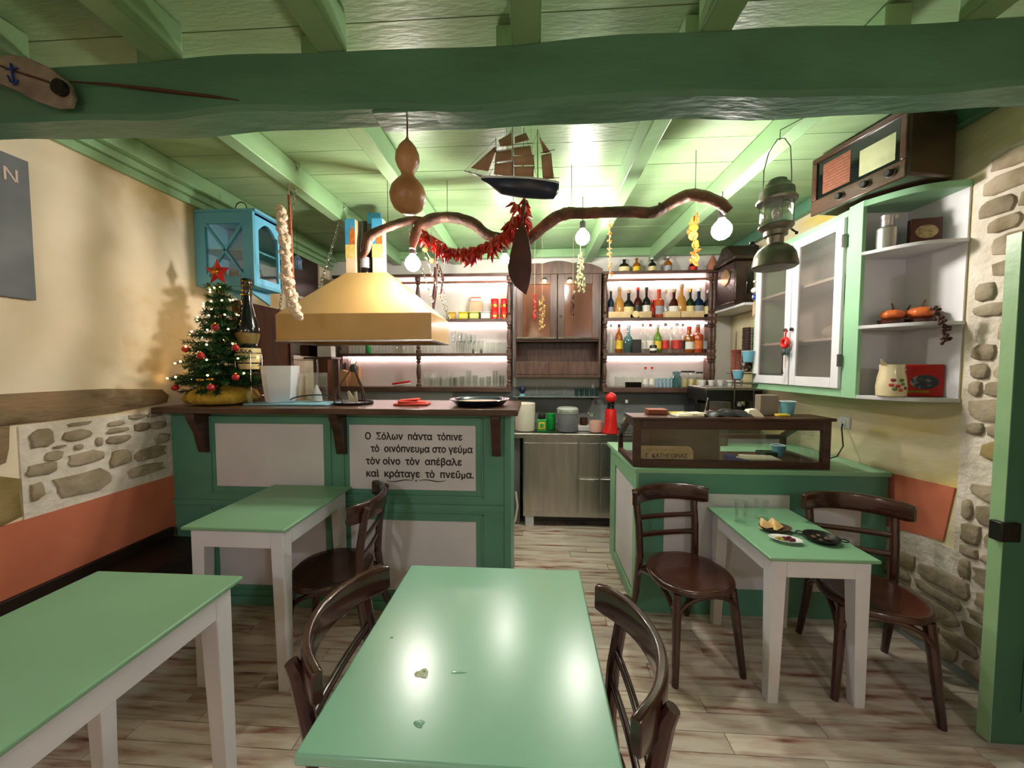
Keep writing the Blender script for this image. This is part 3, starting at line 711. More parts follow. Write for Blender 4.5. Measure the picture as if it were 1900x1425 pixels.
for z, r_ in ((.20, .072), (.33, .072), (.05, .081)): G().ring((0, 0, z), r_, .0028, 24, 6).build('wire_ring', chrome, wc)
G().tube([(-.072, 0, .20), (.072, 0, .20)], .003, 6).build('wire_rest', chrome, wc)
p = P(458, 722, Y=2.2); tumbler('shot_glass', 'small clear glass in front of the wire cradle', p.x, 2.22, BZ+.001, .018, .085)

# white bucket, tray cloth, canister
p = P(521, 745, Y=2.30)
one('blue_tray', G().box(-.27, -.10, 0, .27, .10, .009), mat('pale blue board', '#8ec2d2', '#7db4c6', .5), 'thin pale blue board under the white square bucket', 'board', (P(545, 750, Y=2.28).x, 2.29, BZ+.001), bevel=.003)
wb_ = thing('white_bucket', 'white square tapered bucket on the pale blue board', 'bucket', (p.x, 2.31, BZ+.011), R(28))
g = G(); vs = []
for a, z in ((.074, 0), (.084, .012), (.096, .12), (.104, .236), (.100, .236), (.09, .12), (.078, .015)):
    for j in range(16):
        q = 2*math.pi*(j+.5)/16; c, s_ = math.cos(q), math.sin(q); k = 1/max(abs(c), abs(s_))**.85; vs.append((a*c*k, a*s_*k, z))
g.add(vs, [(i*16+j, i*16+(j+1) % 16, (i+1)*16+(j+1) % 16, (i+1)*16+j) for i in range(6) for j in range(16)] + [tuple(range(15, -1, -1)), tuple(range(96, 112))]).build('bucket_body', white_pl, wb_)
vs = []
cx_ = P(577, 745, Y=2.36)
ac = thing('clear_box', 'clear plastic box with a white cone inside, right of the white bucket', 'box', (cx_.x+.005, 2.37, BZ+.011))
G().box(-.075, -.055, 0, .075, -.052, .19).box(-.075, .052, 0, .075, .055, .19).box(-.075, -.052, 0, -.072, .052, .19).box(.072, -.052, 0, .075, .052, .19).box(-.072, -.052, 0, .072, .052, .003).build('clear_walls', glass, ac)
G().lathe([(.035, 0), (.028, .05), (.006, .10), (.004, .105)], 16, c=(.03, 0, .004)).build('cone', white_pl, ac)
pts = [(.19*math.cos(a)*.9, -.02+.05*math.sin(a*2), BZ+.03+.05*math.sin(a)) for a in [i*math.pi/14 for i in range(15)]]
one('black_cable', G().tube([(cx_.x+.08+x, 2.30+y*.6, z-.02) for x, y, z in pts], .004, 6), blackm, 'loose black cable looped beside the clear plastic box', 'cable')

# traditional hanging coffee tray
p = P(657, 748, Y=2.33); ct = thing('coffee_tray', 'round dark tray with curved arms meeting at a ring handle, standing on the bar', 'tray', (p.x, 2.33, BZ+.001))
G().lathe([(.115, 0), (.120, .004), (.122, .014), (.118, .014), (.112, .005), (.001, .005)], 30).build('tray_disc', blackm, ct)
for k in range(3):
    a = R(-150) + k*2*math.pi/3; c, s_ = math.cos(a), math.sin(a)
    G().tube([(.116*c, .116*s_, .008), (.112*c, .112*s_, .06), (.085*c, .085*s_, .12), (.05*c, .05*s_, .17), (.022*c, .022*s_, .215), (.018*c, .018*s_, .24)], .0045, 8).build('arm', dark_wood, ct)
G().lathe([(.004, .205), (.024, .21), (.026, .235), (.018, .25), (.006, .255)], 16).build('knob', blackm, ct)
G().ring((0, 0, .276), .021, .003, 18, 6, 'y').build('ring_handle', chrome, ct)
one('till_slip', G().prism([(-.03, 0, .02), (-.018, 0, .008), (.02, .0, .0), (.028, 0, .0), (.024, 0, .075), (.01, 0, .07), (.005, 0, .03), (-.028, 0, .078), (-.04, 0, .074)], (0, .004, 0)), paper_m, 'folded white paper slip standing inside the coffee tray', 'paper', (p.x+.005, 2.31, BZ+.008))
p = P(762, 752, Y=2.26)
nk = G(); nk.cbox((0, 0, .006), (.21, .12, .012), (0, 0, .1)).cbox((.0, .005, .018), (.17, .10, .012), (0, .05, .25)).cbox((-.02, 0, .03), (.13, .07, .012), (0, -.08, .1))
one('coral_napkin', nk, red_cloth, 'folded coral red cloth napkin on the bar top', 'napkin', (p.x, 2.29, BZ+.001), bevel=.005)
p = P(890, 750, Y=2.30); pa = thing('paella_pan', 'wide shallow dark blue enamel pan at the right end of the bar', 'pan', (p.x, 2.31, BZ+.001))
G().lathe([(.13, 0), (.15, .004), (.178, .03), (.19, .036), (.189, .039), (.175, .034), (.15, .012)], 40, cap=False).lathe([(.001, 0), (.13, 0)], 40, cap=False).build('pan_body', mat('navy enamel', '#1c2744', '#151e36', .15, coat=.4), pa)
G().lathe([(.152, .012), (.165, .020), (.001, .022)], 40, cap=False).build('pan_filling', mat('tan enamel', '#b89a80', '#a88a72', .4), pa)
G().ring((0, 0, .038), .1895, .002, 40, 6).build('pan_rim', chrome, pa)

# ---------------------------------------------------------------- extractor hood
hd = thing('extractor_hood', 'mustard yellow sheet metal extractor hood over the bar', 'extractor hood', (-1.25, 2.5, 1.685))
x0, x1, y0, y1, z0, z1, zt = -1.805, -.70, 2.5, 3.0, 1.685, 1.866, 2.205
a0, a1, b0, b1 = -1.42, -1.10, 2.74, 2.92
g = G(); g.add([(x0,y0,z0),(x1,y0,z0),(x1,y1,z0),(x0,y1,z0),(x0,y0,z1),(x1,y0,z1),(x1,y1,z1),(x0,y1,z1)], [(0,1,5,4),(1,2,6,5),(2,3,7,6),(3,0,4,7)])
i_ = .012; g.add([(x0+i_,y0+i_,z0),(x1-i_,y0+i_,z0),(x1-i_,y1-i_,z0),(x0+i_,y1-i_,z0),(x0+i_,y0+i_,z1),(x1-i_,y0+i_,z1),(x1-i_,y1-i_,z1),(x0+i_,y1-i_,z1)], [(0,1,5,4),(1,2,6,5),(2,3,7,6),(3,0,4,7)])
g.add([(x0,y0,z0),(x1,y0,z0),(x1,y1,z0),(x0,y1,z0),(x0+i_,y0+i_,z0),(x1-i_,y0+i_,z0),(x1-i_,y1-i_,z0),(x0+i_,y1-i_,z0)], [(0,1,5,4),(1,2,6,5),(2,3,7,6),(3,0,4,7)])
me_ = rel(hd, g).mesh('skirt', hood_m); 
ob('skirt', me_, hd)
rel(hd, G().add([(x0,y0,z1),(x1,y0,z1),(x1,y1,z1),(x0,y1,z1),(a0,b0,zt),(a1,b0,zt),(a1,b1,zt),(a0,b1,zt)], [(3,2,1,0),(4,5,6,7),(0,1,5,4),(1,2,6,5),(2,3,7,6),(3,0,4,7)])).build('canopy', hood_m, hd, .003, angle=15)
rel(hd, G().box(x0-.004, y0-.006, z0-.012, x1+.004, y0+.02, z0).box(x1-.02, y0, z0-.012, x1+.004, y1, z0).box(x0-.004, y0, z0-.012, x0+.02, y1, z0).box(x0, y1-.02, z0-.012, x1, y1+.004, z0)).build('lower_rim', steel, hd, .002)
# flue dressed with printed tins and a dark pipe
rel(hd, G().box(-1.36, 2.83, 2.203, -1.17, 2.915, 2.62)).build('flue', grey_pl, hd, .003)
def poster_tin(xa, xb, label):
    t = thing('printed_carton', label, 'carton', ((xa+xb)/2, 2.785, 2.206)); w2 = (xb-xa)/2
    G().box(-w2, -.035, 0, w2, .035, .40).build('carton_body', mat('carton cream', '#e2c8a8', '#d8b890', .6, 8), t, .002)
    G().box(-w2-.0005, -.037, .11, w2+.0005, -.034, .21).build('yellow_print', mat('yellow print', '#d8b44a', '#e2cc86', .6, 25), t)
    G().prism([(-w2*.2, -.0375, .21), (w2, -.0375, .21), (w2, -.0375, .30), (w2*.3, -.0375, .35), (-w2*.1, -.0375, .30)], (0, .003, 0)).build('orange_print', mat('orange print', '#d87a34', '#b85a24', .6, 25), t)
    G().box(-w2-.0005, -.0365, .21, w2+.0005, -.0345, .40).build('blue_print', mat('blue print', '#4aa2cc', '#3a8ab8', .6, 8), t)
    return t
poster_tin(-1.42, -1.345, 'narrow carton printed blue, orange and yellow, standing left of the dark bottle on the hood')
poster_tin(-1.215, -1.135, 'pale carton printed with orange and yellow, standing right of the dark bottle on the hood')
bx = thing('boxed_bottle', 'dark bottle standing between the two printed cartons on the hood', 'bottle', (-1.285, 2.785, 2.206))
G().lathe([(.036, 0), (.037, .01), (.037, .20), (.030, .24), (.018, .29), (.016, .38), (.018, .39)], 20).build('bottle_glass', bottle_cols['dark'], bx)
G().lathe([(.0375, .04), (.0375, .12)], 20, cap=False).build('label', label_cols['grey'], bx)
one('blue_sign', G().box(-.055, 0, 0, .055, .012, .085).add([(-.012, -.001, .028), (.016, -.001, .028), (.016, -.001, .05), (-.012, -.001, .05)], [(0, 1, 2, 3)]), mat('bright blue print', '#4a9fd8', '#3f93cc', .5), 'small bright blue plaque above the cartons on the hood', 'plaque', (P(692, 405, Y=2.8).x, 2.816, P(692, 414, Y=2.8).z), bevel=.002)
def chain(parent, p0, p1, name='chain'):
    p0, p1 = Vector(p0), Vector(p1); d = p1-p0; n = int(d.length/.026); g = G()
    for i in range(n):
        c = p0 + d*((i+.5)/n); h_ = G(); h_.ring((0, 0, 0), .0075, .0021, 8, 5, 'x' if i % 2 else 'y', sx=1, sy=2.1 if True else 1)
        Q = Vector((0, 0, 1)).rotation_difference(d.normalized()).to_matrix()
        if i % 2: h_.v = [(v[2]*0+v[0], v[1], v[2]) for v in h_.v]
        g.add([c + Q @ Vector(v) for v in h_.v], h_.f)
    o = g.build(name, chrome, parent)
    return o
L0 = hd.location
for a, b in ((P(592, 535, Y=2.8), P(612, 470, Y=2.8)), (P(606, 500, Y=2.95), P(622, 445, Y=2.95)), (P(790, 480, Y=2.6), P(832, 590, Y=2.6)), (P(808, 470, Y=2.95), P(834, 592, Y=2.98)), (P(518, 580, Y=2.55), P(546, 365, Y=2.3)), (P(783, 500, Y=2.9), P(803, 560, Y=2.9))):
    top = Vector((b.x, b.y, b.z)) if b.z > a.z else Vector(a); bot = a if b.z > a.z else b
    top2 = bot + (top-bot)*((2.74-bot.z)/(top.z-bot.z)) if abs(top.z-bot.z) > .05 else top
    if top2.z > 2.75 or abs(top2.x-bot.x) > .4: top2 = Vector((top.x, top.y, 2.74))
    c = chain(hd, bot-L0, top2-L0)

# ---------------------------------------------------------------- branch and bulbs
br = thing('driftwood_branch', 'long crooked bare branch hung under the ceiling joists above the bar', 'branch', (0, 2.4, 2.5))
def limb(pp, name, seg=4):
    pts = [Vector(P(a, b, Y=Y_)) - br.location for a, b, Y_, r_ in pp]; rs = [r_ for *_, r_ in pp]; P2, R2 = [], []
    for i in range(len(pts)-1):
        p0 = pts[max(i-1, 0)]; p1 = pts[i]; p2 = pts[i+1]; p3 = pts[min(i+2, len(pts)-1)]
        for k in range(seg):
            t = k/seg
            P2.append(.5*((2*p1)+(-p0+p2)*t+(2*p0-5*p1+4*p2-p3)*t*t+(-p0+3*p1-3*p2+p3)*t**3)); R2.append((rs[i]*(1-t)+rs[i+1]*t)*random.uniform(.93, 1.07))
    P2.append(pts[-1]); R2.append(rs[-1])
    return G().tube(P2, R2, 12).build(name, bark, br, angle=60)
limb([(1352, 392, 2.2, .026), (1335, 376, 2.2, .030), (1305, 365, 2.22, .034), (1280, 362, 2.25, .035), (1250, 374, 2.27, .034), (1213, 394, 2.3, .032), (1170, 393, 2.32, .032), (1125, 394, 2.33, .032), (1085, 396, 2.35, .033), (1055, 396, 2.36, .038), (1030, 405, 2.38, .038), (1000, 428, 2.4, .036), (975, 452, 2.42, .032), (962, 478, 2.44, .022)], 'limb')
limb([(972, 446, 2.42, .020), (940, 442, 2.42, .028), (905, 436, 2.45, .034), (880, 416, 2.48, .036), (850, 405, 2.5, .036), (815, 404, 2.52, .036), (790, 413, 2.52, .040), (772, 432, 2.52, .036), (765, 462, 2.5, .020)], 'limb')
limb([(795, 410, 2.52, .022), (765, 408, 2.5, .026), (735, 416, 2.45, .028), (705, 428, 2.42, .030), (685, 440, 2.42, .034), (678, 465, 2.44, .026), (670, 478, 2.46, .014)], 'limb')
limb([(1062, 392, 2.36, .014), (1054, 384, 2.35, .006)], 'twig')
limb([(1232, 384, 2.29, .014), (1222, 377, 2.28, .006)], 'twig')
for px, Yh in ((1290, 2.25), (1060, 2.36), (830, 2.51), (720, 2.44)):
    a = P(px, {1290: 363, 1060: 392, 830: 400, 720: 420}[px], Y=Yh); G().tube([a-br.location, Vector((a.x, a.y, ZC))-br.location], .002, 5).build('hanging_wire', blackm, br)

glow = mat('lamp glass glow', '#fff0d8', None, .4, emit='#fff8ee', es=BULB_E)
def globe(px, py, Y_, label, r=.052, top=None):
    p = P(px, py, Y=Y_); t = thing('globe_bulb', label, 'light bulb', p)
    o = G().lathe([(.001, -r), (r*.4, -r*.92), (r*.75, -r*.66), (r*.95, -r*.3), (r, 0), (r*.94, r*.34), (r*.72, r*.7), (r*.42, r*1.02), (r*.32, r*1.2)], 24).build('bulb_glass', glow, t)
    G().lathe([(.014, r*1.15), (.021, r*1.2), (.022, r*1.2+.05), (.012, r*1.2+.06)], 16).build('socket', blackm, t)
    G().tube([(0, 0, r*1.2+.055), (0, 0, (top or ZC)-p.z)], .0028, 6).build('cord', blackm, t)
    return p
BULBS = [globe(766, 489, 2.52, 'lit round bulb hanging just right of the hood', top=2.47), globe(937, 482, 3.25, 'lit round bulb half hidden by the oxblood paddle', r=.042),
         globe(1081, 441, 2.80, 'lit round bulb hanging in front of the wooden hutch'), globe(1339, 427, 2.32, 'lit round bulb nearest the nickel lantern', r=.056, top=2.54)]

# dried strings
def chili_shape():
    return G().tube([(0, 0, 0), (.002, 0, -.012), (.0, .003, -.03), (-.006, .004, -.05), (-.012, .002, -.066)], [.003, .0085, .008, .0055, .0008], 7).mesh('chili', chili_m)
cm = chili_shape()
cg = thing('chili_garland', 'garland of dried red chili peppers strung under the branch', 'chili garland', P(870, 440, Y=2.42))
def strand(par, pxs, n, me, name, spread=.9, sc=(.8, 1.2), wire=True):
    pts = [Vector(P(a, b, Y=Y_))-par.location for a, b, Y_ in pxs]
    L_ = [0]
    for i in range(1, len(pts)): L_.append(L_[-1]+(pts[i]-pts[i-1]).length)
    for k in range(n):
        d = L_[-1]*k/(n-1); i = max(j for j in range(len(pts)-1) if L_[j] <= d+1e-9); t = (d-L_[i])/(L_[i+1]-L_[i])
        c = pts[i].lerp(pts[i+1], min(1, t))
        o = ob(name, me, par, 0, c+Vector((random.uniform(-.012, .012), random.uniform(-.02, .02), random.uniform(-.015, .015))), (random.uniform(-spread, spread), random.uniform(-spread, spread), random.uniform(0, 6.28)))
        s_ = random.uniform(*sc); o.scale = (s_, s_, s_)
    if wire: G().tube(pts, .0018, 5).build('string', kraft, par)
strand(cg, [(786, 432, 2.44), (812, 450, 2.42), (845, 463, 2.40), (880, 462, 2.38), (912, 450, 2.36), (938, 430, 2.34), (960, 398, 2.32)], 170, cm, 'chili', .8, (1.0, 1.75))
cc2 = thing('chili_bunch', 'thick hanging bunch of dark red dried chilies below the model ship', 'chili bunch', P(963, 400, Y=2.3))
strand(cc2, [(950, 375, 2.3), (962, 385, 2.3), (972, 395, 2.3), (968, 420, 2.3), (955, 440, 2.31)], 60, cm, 'chili', 1.0, (.6, 1.1))
strand(cc2, [(975, 368, 2.31), (976, 415, 2.31)], 30, cm, 'chili', .7, (.8, 1.2))
# oxblood paddle
pd = [(966, 412), (955, 440), (947, 468), (942, 495), (944, 512), (955, 530), (976, 547), (983, 525), (987, 500), (986, 470), (981, 440), (972, 415)]
p0 = P(965, 480, Y=2.27); pdl = thing('hanging_paddle', 'oxblood coloured pointed wooden blade hanging in front of a lit bulb', 'wooden blade', p0)
pd_ = [P(a, b, Y=2.26)-p0 for a, b in pd]
G().prism(pd_, (0, .016, 0)).build('blade', paddle_m, pdl, .004)
G().tube([P(968, 418, Y=2.27)-p0, P(972, 395, Y=2.27)-p0, P(974, 372, Y=2.27)-p0], .009, 8).build('shaft', paddle_m, pdl)
G().tube([P(974, 374, Y=2.27)-p0, Vector((P(974, 374, Y=2.27).x, 2.27, ZC))-p0], .0018, 5).build('string', kraft, pdl)

def hang(par, px, py_top, Y_, zt=None):
    a = P(px, py_top, Y=Y_); G().tube([a-par.location, Vector((a.x, a.y, zt or ZC))-par.location], .0016, 5).build('string', kraft, par)
bit = G().ball((0, 0, 0), (.011, .011, .006), 8, 5).mesh('dried_slice', corn_m)
t = thing('dried_pepper_string', 'thin string of small orange dried peppers left of the top bottles', 'dried string', P(1131, 450, Y=2.9)); strand(t, [(1132, 408, 2.9), (1131, 450, 2.9), (1132, 512, 2.9)], 46, bit, 'dried_slice', .9, (.6, 1.0)); hang(t, 1132, 408, 2.9)
sl = G().lathe([(.001, -.003), (.03, -.003), (.032, 0), (.03, .003), (.001, .003)], 14).mesh('orange_slice', corn_m)
t = thing('dried_orange_string', 'cluster of dried orange slices hanging above the bottle shelf', 'dried string', P(1290, 440, Y=2.7))
strand(t, [(1292, 406, 2.7), (1285, 428, 2.7), (1292, 450, 2.7), (1290, 484, 2.7)], 22, sl, 'orange_slice', 1.4, (.6, 1.1)); hang(t, 1292, 406, 2.7)
t = thing('dried_fruit_string', 'short string with two dried orange fruits beside the hood chain', 'dried string', P(795, 478, Y=2.7))
for (a, b) in ((789, 463), (801, 484)): G().ball((0, 0, 0), .019, 10, 8).build('dried_fruit', corn_m, t, 0, P(a, b, Y=2.7)-t.location)
G().tube([P(788, 440, Y=2.62)-t.location, P(789, 463, Y=2.7)-t.location, P(801, 484, Y=2.7)-t.location], .0015, 5).build('string', kraft, t)
t = thing('dried_sausage', 'knobbly dark red brown dried stick hanging behind the hood corner', 'dried sausage', P(807, 540, Y=3.3))
G().tube([P(808, 496, Y=3.3)-t.location, P(809, 520, Y=3.3)-t.location, P(806, 548, Y=3.3)-t.location, P(804, 575, Y=3.3)-t.location], [.014, .018, .020, .009], 10).build('stick', paddle_m, t)
G().tube([P(812, 490, Y=3.32)-t.location, P(822, 518, Y=3.32)-t.location, P(818, 545, Y=3.32)-t.location], [.016, .014, .006], 10).build('stick', paddle_m, t)
hang(t, 808, 496, 3.3)
# garlic braid
gb = thing('garlic_braid', 'long plaited braid of garlic bulbs hanging left of the hood', 'garlic braid', P(532, 460, Y=2.2))
gm = G().lathe([(.001, -.022), (.014, -.020), (.026, -.006), (.024, .008), (.012, .02), (.005, .027), (.002, .031)], 12).mesh('garlic_bulb', straw)
path = [(521, 390, 2.2), (527, 430, 2.2), (530, 480, 2.2), (534, 530, 2.2), (546, 572, 2.18), (552, 585, 2.17)]
strand(gb, path, 74, gm, 'garlic_bulb', 1.5, (.75, 1.1), wire=False)
pts = [P(536, 362, Y=2.22)-gb.location, P(538, 400, Y=2.22)-gb.location, P(540, 450, Y=2.22)-gb.location, P(543, 520, Y=2.22)-gb.location, P(549, 575, Y=2.2)-gb.location]
G().tube(pts, [.008, .009, .010, .010, .006], 8).build('plait', mat('dry straw plait', '#b0673e', '#8d4c2c', .7, 40, .5, 60), gb)
G().tube([pts[0], Vector((pts[0].x, pts[0].y, 2.74-gb.location.z))], .003, 6).build('string', kraft, gb)
# gourds
p0 = P(757, 362, Y=1.385); gd = thing('bottle_gourd', 'large dried two-lobed gourd hanging on a cord from the cross beam', 'gourd', p0)
k = 1.385/686
G().lathe([(.001, -.068), (.03, -.064), (.052, -.048), (.064, -.022), (.067, 0), (.060, .027), (.042, .050), (.027, .064), (.023, .074), (.027, .086), (.038, .104), (.0445, .124), (.0425, .148), (.032, .172), (.018, .190), (.008, .200), (.003, .212)], 30).build('gourd_body', gourd_m, gd, angle=80)
G().tube([(0, 0, .20), (.001, 0, .26), (0, 0, .325)], .003, 6).build('cord', bark, gd)

# ---------------------------------------------------------------- model ship
S0 = P(965, 345, Y=1.72); kx = 1.72/686
sh = thing('model_ship', 'model sailing ship with dark hull and tan sails hung from the ceiling', 'model ship', S0)
def S(px, py, dy=0): p = P(px, py, Y=1.72); return Vector((p.x-S0.x, dy, p.z-S0.z))
secs = []   # hull stations: x px, deck y px, keel y px, half width
st_ = [(893, 330, 334, .003), (912, 333, 347, .018), (930, 336, 360, .032), (955, 338, 364, .040), (985, 340, 367, .041), (1010, 342, 369, .036), (1028, 343, 369, .026), (1037, 344, 356, .018)]
vs = []; n = 9
for px, yd, yk, hw in st_:
    d = S(px, yd); k_ = S(px, yk)
    for j in range(n):
        a = math.pi*j/(n-1); vs.append((d.x, -math.cos(a)*hw*(1 if 0 < j < n-1 else 1.0), d.z + (k_.z-d.z)*math.sin(a)**.6))
fs = [(i*n+j, i*n+j+1, (i+1)*n+j+1, (i+1)*n+j) for i in range(len(st_)-1) for j in range(n-1)] + [((i+1)*n, (i+1)*n+n-1, i*n+n-1, i*n) for i in range(len(st_)-1)] + [tuple(range(n)), tuple(range(len(st_)*n-1, (len(st_)-1)*n-1, -1))]
G().add(vs, fs).build('hull', navy, sh, angle=60)
for sgn in (-1, 1):
    pts = [S(px, yd-1.2, sgn*hw*1.03) for px, yd, yk, hw in st_]
    G().plank(pts, .009, .003).build('gunwale', white_leg, sh)
G().tube([S(905, 333), S(880, 322), S(862, 317)], [.006, .004, .002], 6).build('bowsprit', dark_wood, sh)
G().prism([S(866, 316, -.004), S(912, 331, -.004), S(925, 352, -.004), S(905, 333, -.004), S(880, 324, -.004)], (0, .008, 0)).build('figurehead', white_leg, sh)
for px, top, r_ in ((921, 255, .0028), (952, 232, .003), (972, 236, .003), (998, 240, .003)):
    G().tube([S(px, 340), S(px-1, top)], [r_, r_*.5], 6).build('mast', dark_wood, sh)
def sail(poly, dy, belly=.012):
    poly = [S(a, b, dy) for a, b in poly]; c = sum(poly, Vector())/len(poly) + Vector((0, -belly, 0))
    vs = []; m = len(poly); rings = 4
    for k in range(rings):
        t = k/(rings); 
        for p_ in poly: q_ = p_.lerp(c, t); q_.y = dy - belly*math.sin(t*math.pi/2); vs.append(q_)
    vs.append(c)
    fs = [(k*m+j, k*m+(j+1) % m, (k+1)*m+(j+1) % m, (k+1)*m+j) for k in range(rings-1) for j in range(m)] + [((rings-1)*m+j, (rings-1)*m+(j+1) % m, rings*m) for j in range(m)]
    o = G().add(vs, fs).build('sail', sail_m, sh, angle=60); so_ = o.modifiers.new('thick', 'SOLIDIFY'); so_.thickness = .0012
for poly, dy in (([(873, 312), (918, 272), (921, 278), (906, 318)], .0), ([(925, 262), (950, 248), (951, 272), (928, 274)], -.008), ([(921, 284), (950, 280), (951, 300), (918, 303)], -.012), ([(919, 307), (951, 303), (952, 331), (917, 327)], -.016),
                ([(955, 256), (976, 248), (983, 262), (955, 268)], -.008), ([(953, 277), (984, 273), (988, 292), (954, 291)], -.012), ([(953, 294), (990, 291), (992, 310), (954, 310)], -.016), ([(954, 313), (991, 312), (990, 334), (955, 333)], -.018),
                ([(1000, 252), (1022, 282), (1008, 284)], .004), ([(1004, 287), (1023, 283), (1028, 331), (1007, 331)], .004)):
    sail(poly, dy)
for a, b in (((917, 282), (953, 277)), ((915, 303), (953, 300)), ((950, 270), (988, 267)), ((950, 292), (992, 290)), ((952, 311), (993, 310)), ((1003, 285), (1030, 279)), ((1003, 333), (1038, 331))):
    G().tube([S(*a, -.006), S(*b, -.006)], .0015, 5).build('yard', dark_wood, sh)
for a, b in (((862, 317), (921, 258)), ((880, 322), (952, 240)), ((952, 234), (905, 332)), ((972, 238), (1000, 342)), ((998, 242), (1034, 343)), ((998, 242), (965, 340))):
    G().tube([S(*a), S(*b)], .0007, 4).build('rigging', blackm, sh)
for px in (940, 985):
    a = S(px, 300 if px == 940 else 290); G().tube([a, Vector((a.x, a.y, ZC-S0.z))], .0008, 4).build('hanging_thread', kraft, sh)

# ---------------------------------------------------------------- nickel pressure lantern
L_ = P(1437, 498, Y=1.7); ln = thing('pressure_lantern', 'tarnished nickel paraffin pressure lantern hanging on a wire bail', 'lantern', L_)
k = 1.7/686
def prof(pp): return [(r_*k, (498-y)*k) for r_, y in pp]
G().lathe(prof([(31, 498), (35, 495), (34, 488), (31, 474), (26, 466), (19, 460), (12, 456), (8, 455)]), 32).build('fuel_tank', pewter, ln, angle=30)
G().lathe(prof([(12, 458), (13, 444), (18, 442), (18, 434), (24, 431), (27, 427), (26, 424), (20, 422)]), 28).build('burner_collar', pewter, ln)
G().lathe(prof([(20, 423), (24, 416), (24, 392), (21, 386), (19.5, 386), (22.5, 392), (22.5, 416), (19, 422)]), 28, cap=False).build('glass_chimney', glass, ln)
G().ball((0, 0, (498-404)*k), (.016, .016, .028), 12, 8).build('mantle', mat('mantle', '#c8c4bc', None, .8), ln)
G().lathe(prof([(30, 385), (31, 381), (27, 376), (26, 364), (22, 360), (20, 355), (15, 353), (14, 347), (9, 344), (1, 343)]), 32).build('hood', pewter, ln, angle=30)
for a in range(6):
    q = a*math.pi/3+.3; G().tube([(25*k*math.cos(q), 25*k*math.sin(q), (498-424)*k), (25*k*math.cos(q), 25*k*math.sin(q), (498-384)*k)], .0015, 5).build('guard_wire', pewter, ln)
G().tube([(-24*k, 0, (498-380)*k), (-23*k, 0, (498-330)*k), (-16*k, 0, (498-300)*k), (-2*k, 0, (498-277)*k), (10*k, 0, (498-276)*k), (20*k, 0, (498-290)*k), (23*k, 0, (498-330)*k), (24*k, 0, (498-375)*k)], .0022, 6).build('bail', pewter, ln)
G().tube([(2*k, 0, (498-279)*k), (2*k, 0, (498-262)*k), (1.245-L_.x, 0, 2.612-L_.z)], .002, 5).build('hook', pewter, ln)
G().tube([(-28*k, 0, 38*k), (-38*k, -.004, 42*k)], .004, 8).ball((-40*k, -.004, 43*k), .010).build('pump_knob', blackm, ln)
G().tube([(26*k, 0, 68*k), (34*k, 0, 62*k)], .004, 8).ball((35*k, 0, 61*k), .007).build('valve_knob', blackm, ln)

# ---------------------------------------------------------------- blue wall cabinet
bc = thing('blue_wall_cabinet', 'light blue wall cabinet with crossed bars on its glazed door and an arched glazed side', 'cabinet', (-2.275, 2.39, 2.04))
W_, D_, H_ = .41, .27, .49
G().box(0, .02, 0, W_, D_, .02).box(0, .02, H_-.02, W_, D_, H_).box(0, .02, .02, .018, D_, H_-.02).box(0, D_-.015, .02, W_, D_, H_-.02).build('carcass', blue_paint, bc, .002)
G().box(-.0, 0, H_, W_+.02, D_, H_+.018).build('top_board', blue_paint, bc, .003)
g = G(); s_ = .075; g.box(.002, 0, .002, s_, .02, H_-.002).box(W_-s_, 0, .002, W_, .02, H_-.002).box(s_, 0, .002, W_-s_, .02, s_*.85).box(s_, 0, H_-s_, W_-s_, .02, H_-.002)
dd = g.build('door', blue_paint, bc, .002)
for a, b in (((s_, s_*.85), (W_-s_, H_-s_)), ((s_, H_-s_), (W_-s_, s_*.85))):
    v = Vector((b[0]-a[0], 0, b[1]-a[1])); m_ = Vector(((a[0]+b[0])/2, .008, (a[1]+b[1])/2)); ang = -math.atan2(v.z, v.x)
    G().cbox(m_, (v.length, .012, .016), (0, ang, 0)).build('cross_bar', blue_paint, dd)
G().box(s_-.005, .012, s_*.85-.005, W_-s_+.005, .015, H_-s_+.005).build('pane', pane_m, dd)
G().box(.02, .022, .24, W_-.02, D_-.016, .252).build('shelf', blue_paint, bc)
g = G(); arc = [(W_-.018, .05+(D_-.10)*i/8, H_-.11+.06*math.sin(math.pi*i/8)) for i in range(9)]
g.box(W_-.018, .02, .02, W_, .05, H_-.11).box(W_-.018, D_-.03, .02, W_, D_, H_-.11).box(W_-.018, .05, .02, W_, D_-.03, .06)
g.prism([(W_-.018, D_, H_)]+[(W_-.018, .02, H_)] + [(W_-.018, .02, H_-.11)] + arc + [(W_-.018, D_, H_-.11)], (.018, 0, 0))
g.build('side_frame', mat('bright blue paint', '#74c2e6', '#68b8de', .35), bc)
G().box(W_-.011, .045, .05, W_-.008, D_-.025, H_-.04).build('side_pane', pane_m, bc)
G().prism([(.06, .01, 0), (W_-.06, .01, 0), (W_-.10, .01, -.022), (.10, .01, -.022)], (0, .016, 0)).build('apron', blue_paint, bc)
for xx in (.14, .30): G().prism([(xx, .02, 0), (xx, D_, 0), (xx, D_, -.09), (xx, D_-.05, -.07)], (.02, 0, 0)).build('bracket', blue_paint, bc)
for k in range(4): one('storage_jar', G().lathe([(.03, 0), (.032, .01), (.032, .09), (.024, .10), (.026, .115), (.002, .118)], 14), bottle_cols['dark'], 'dark jar inside the blue wall cabinet', 'jar', (-2.20+.085*k, 2.52, 2.061), group='jars inside the blue cabinet')
one('metal_ring', G().ring((0, 0, .045), .04, .004, 20, 6, 'y'), steel_d, 'thin metal ring standing on top of the blue cabinet', 'ring', (-2.03, 2.5, 2.552))

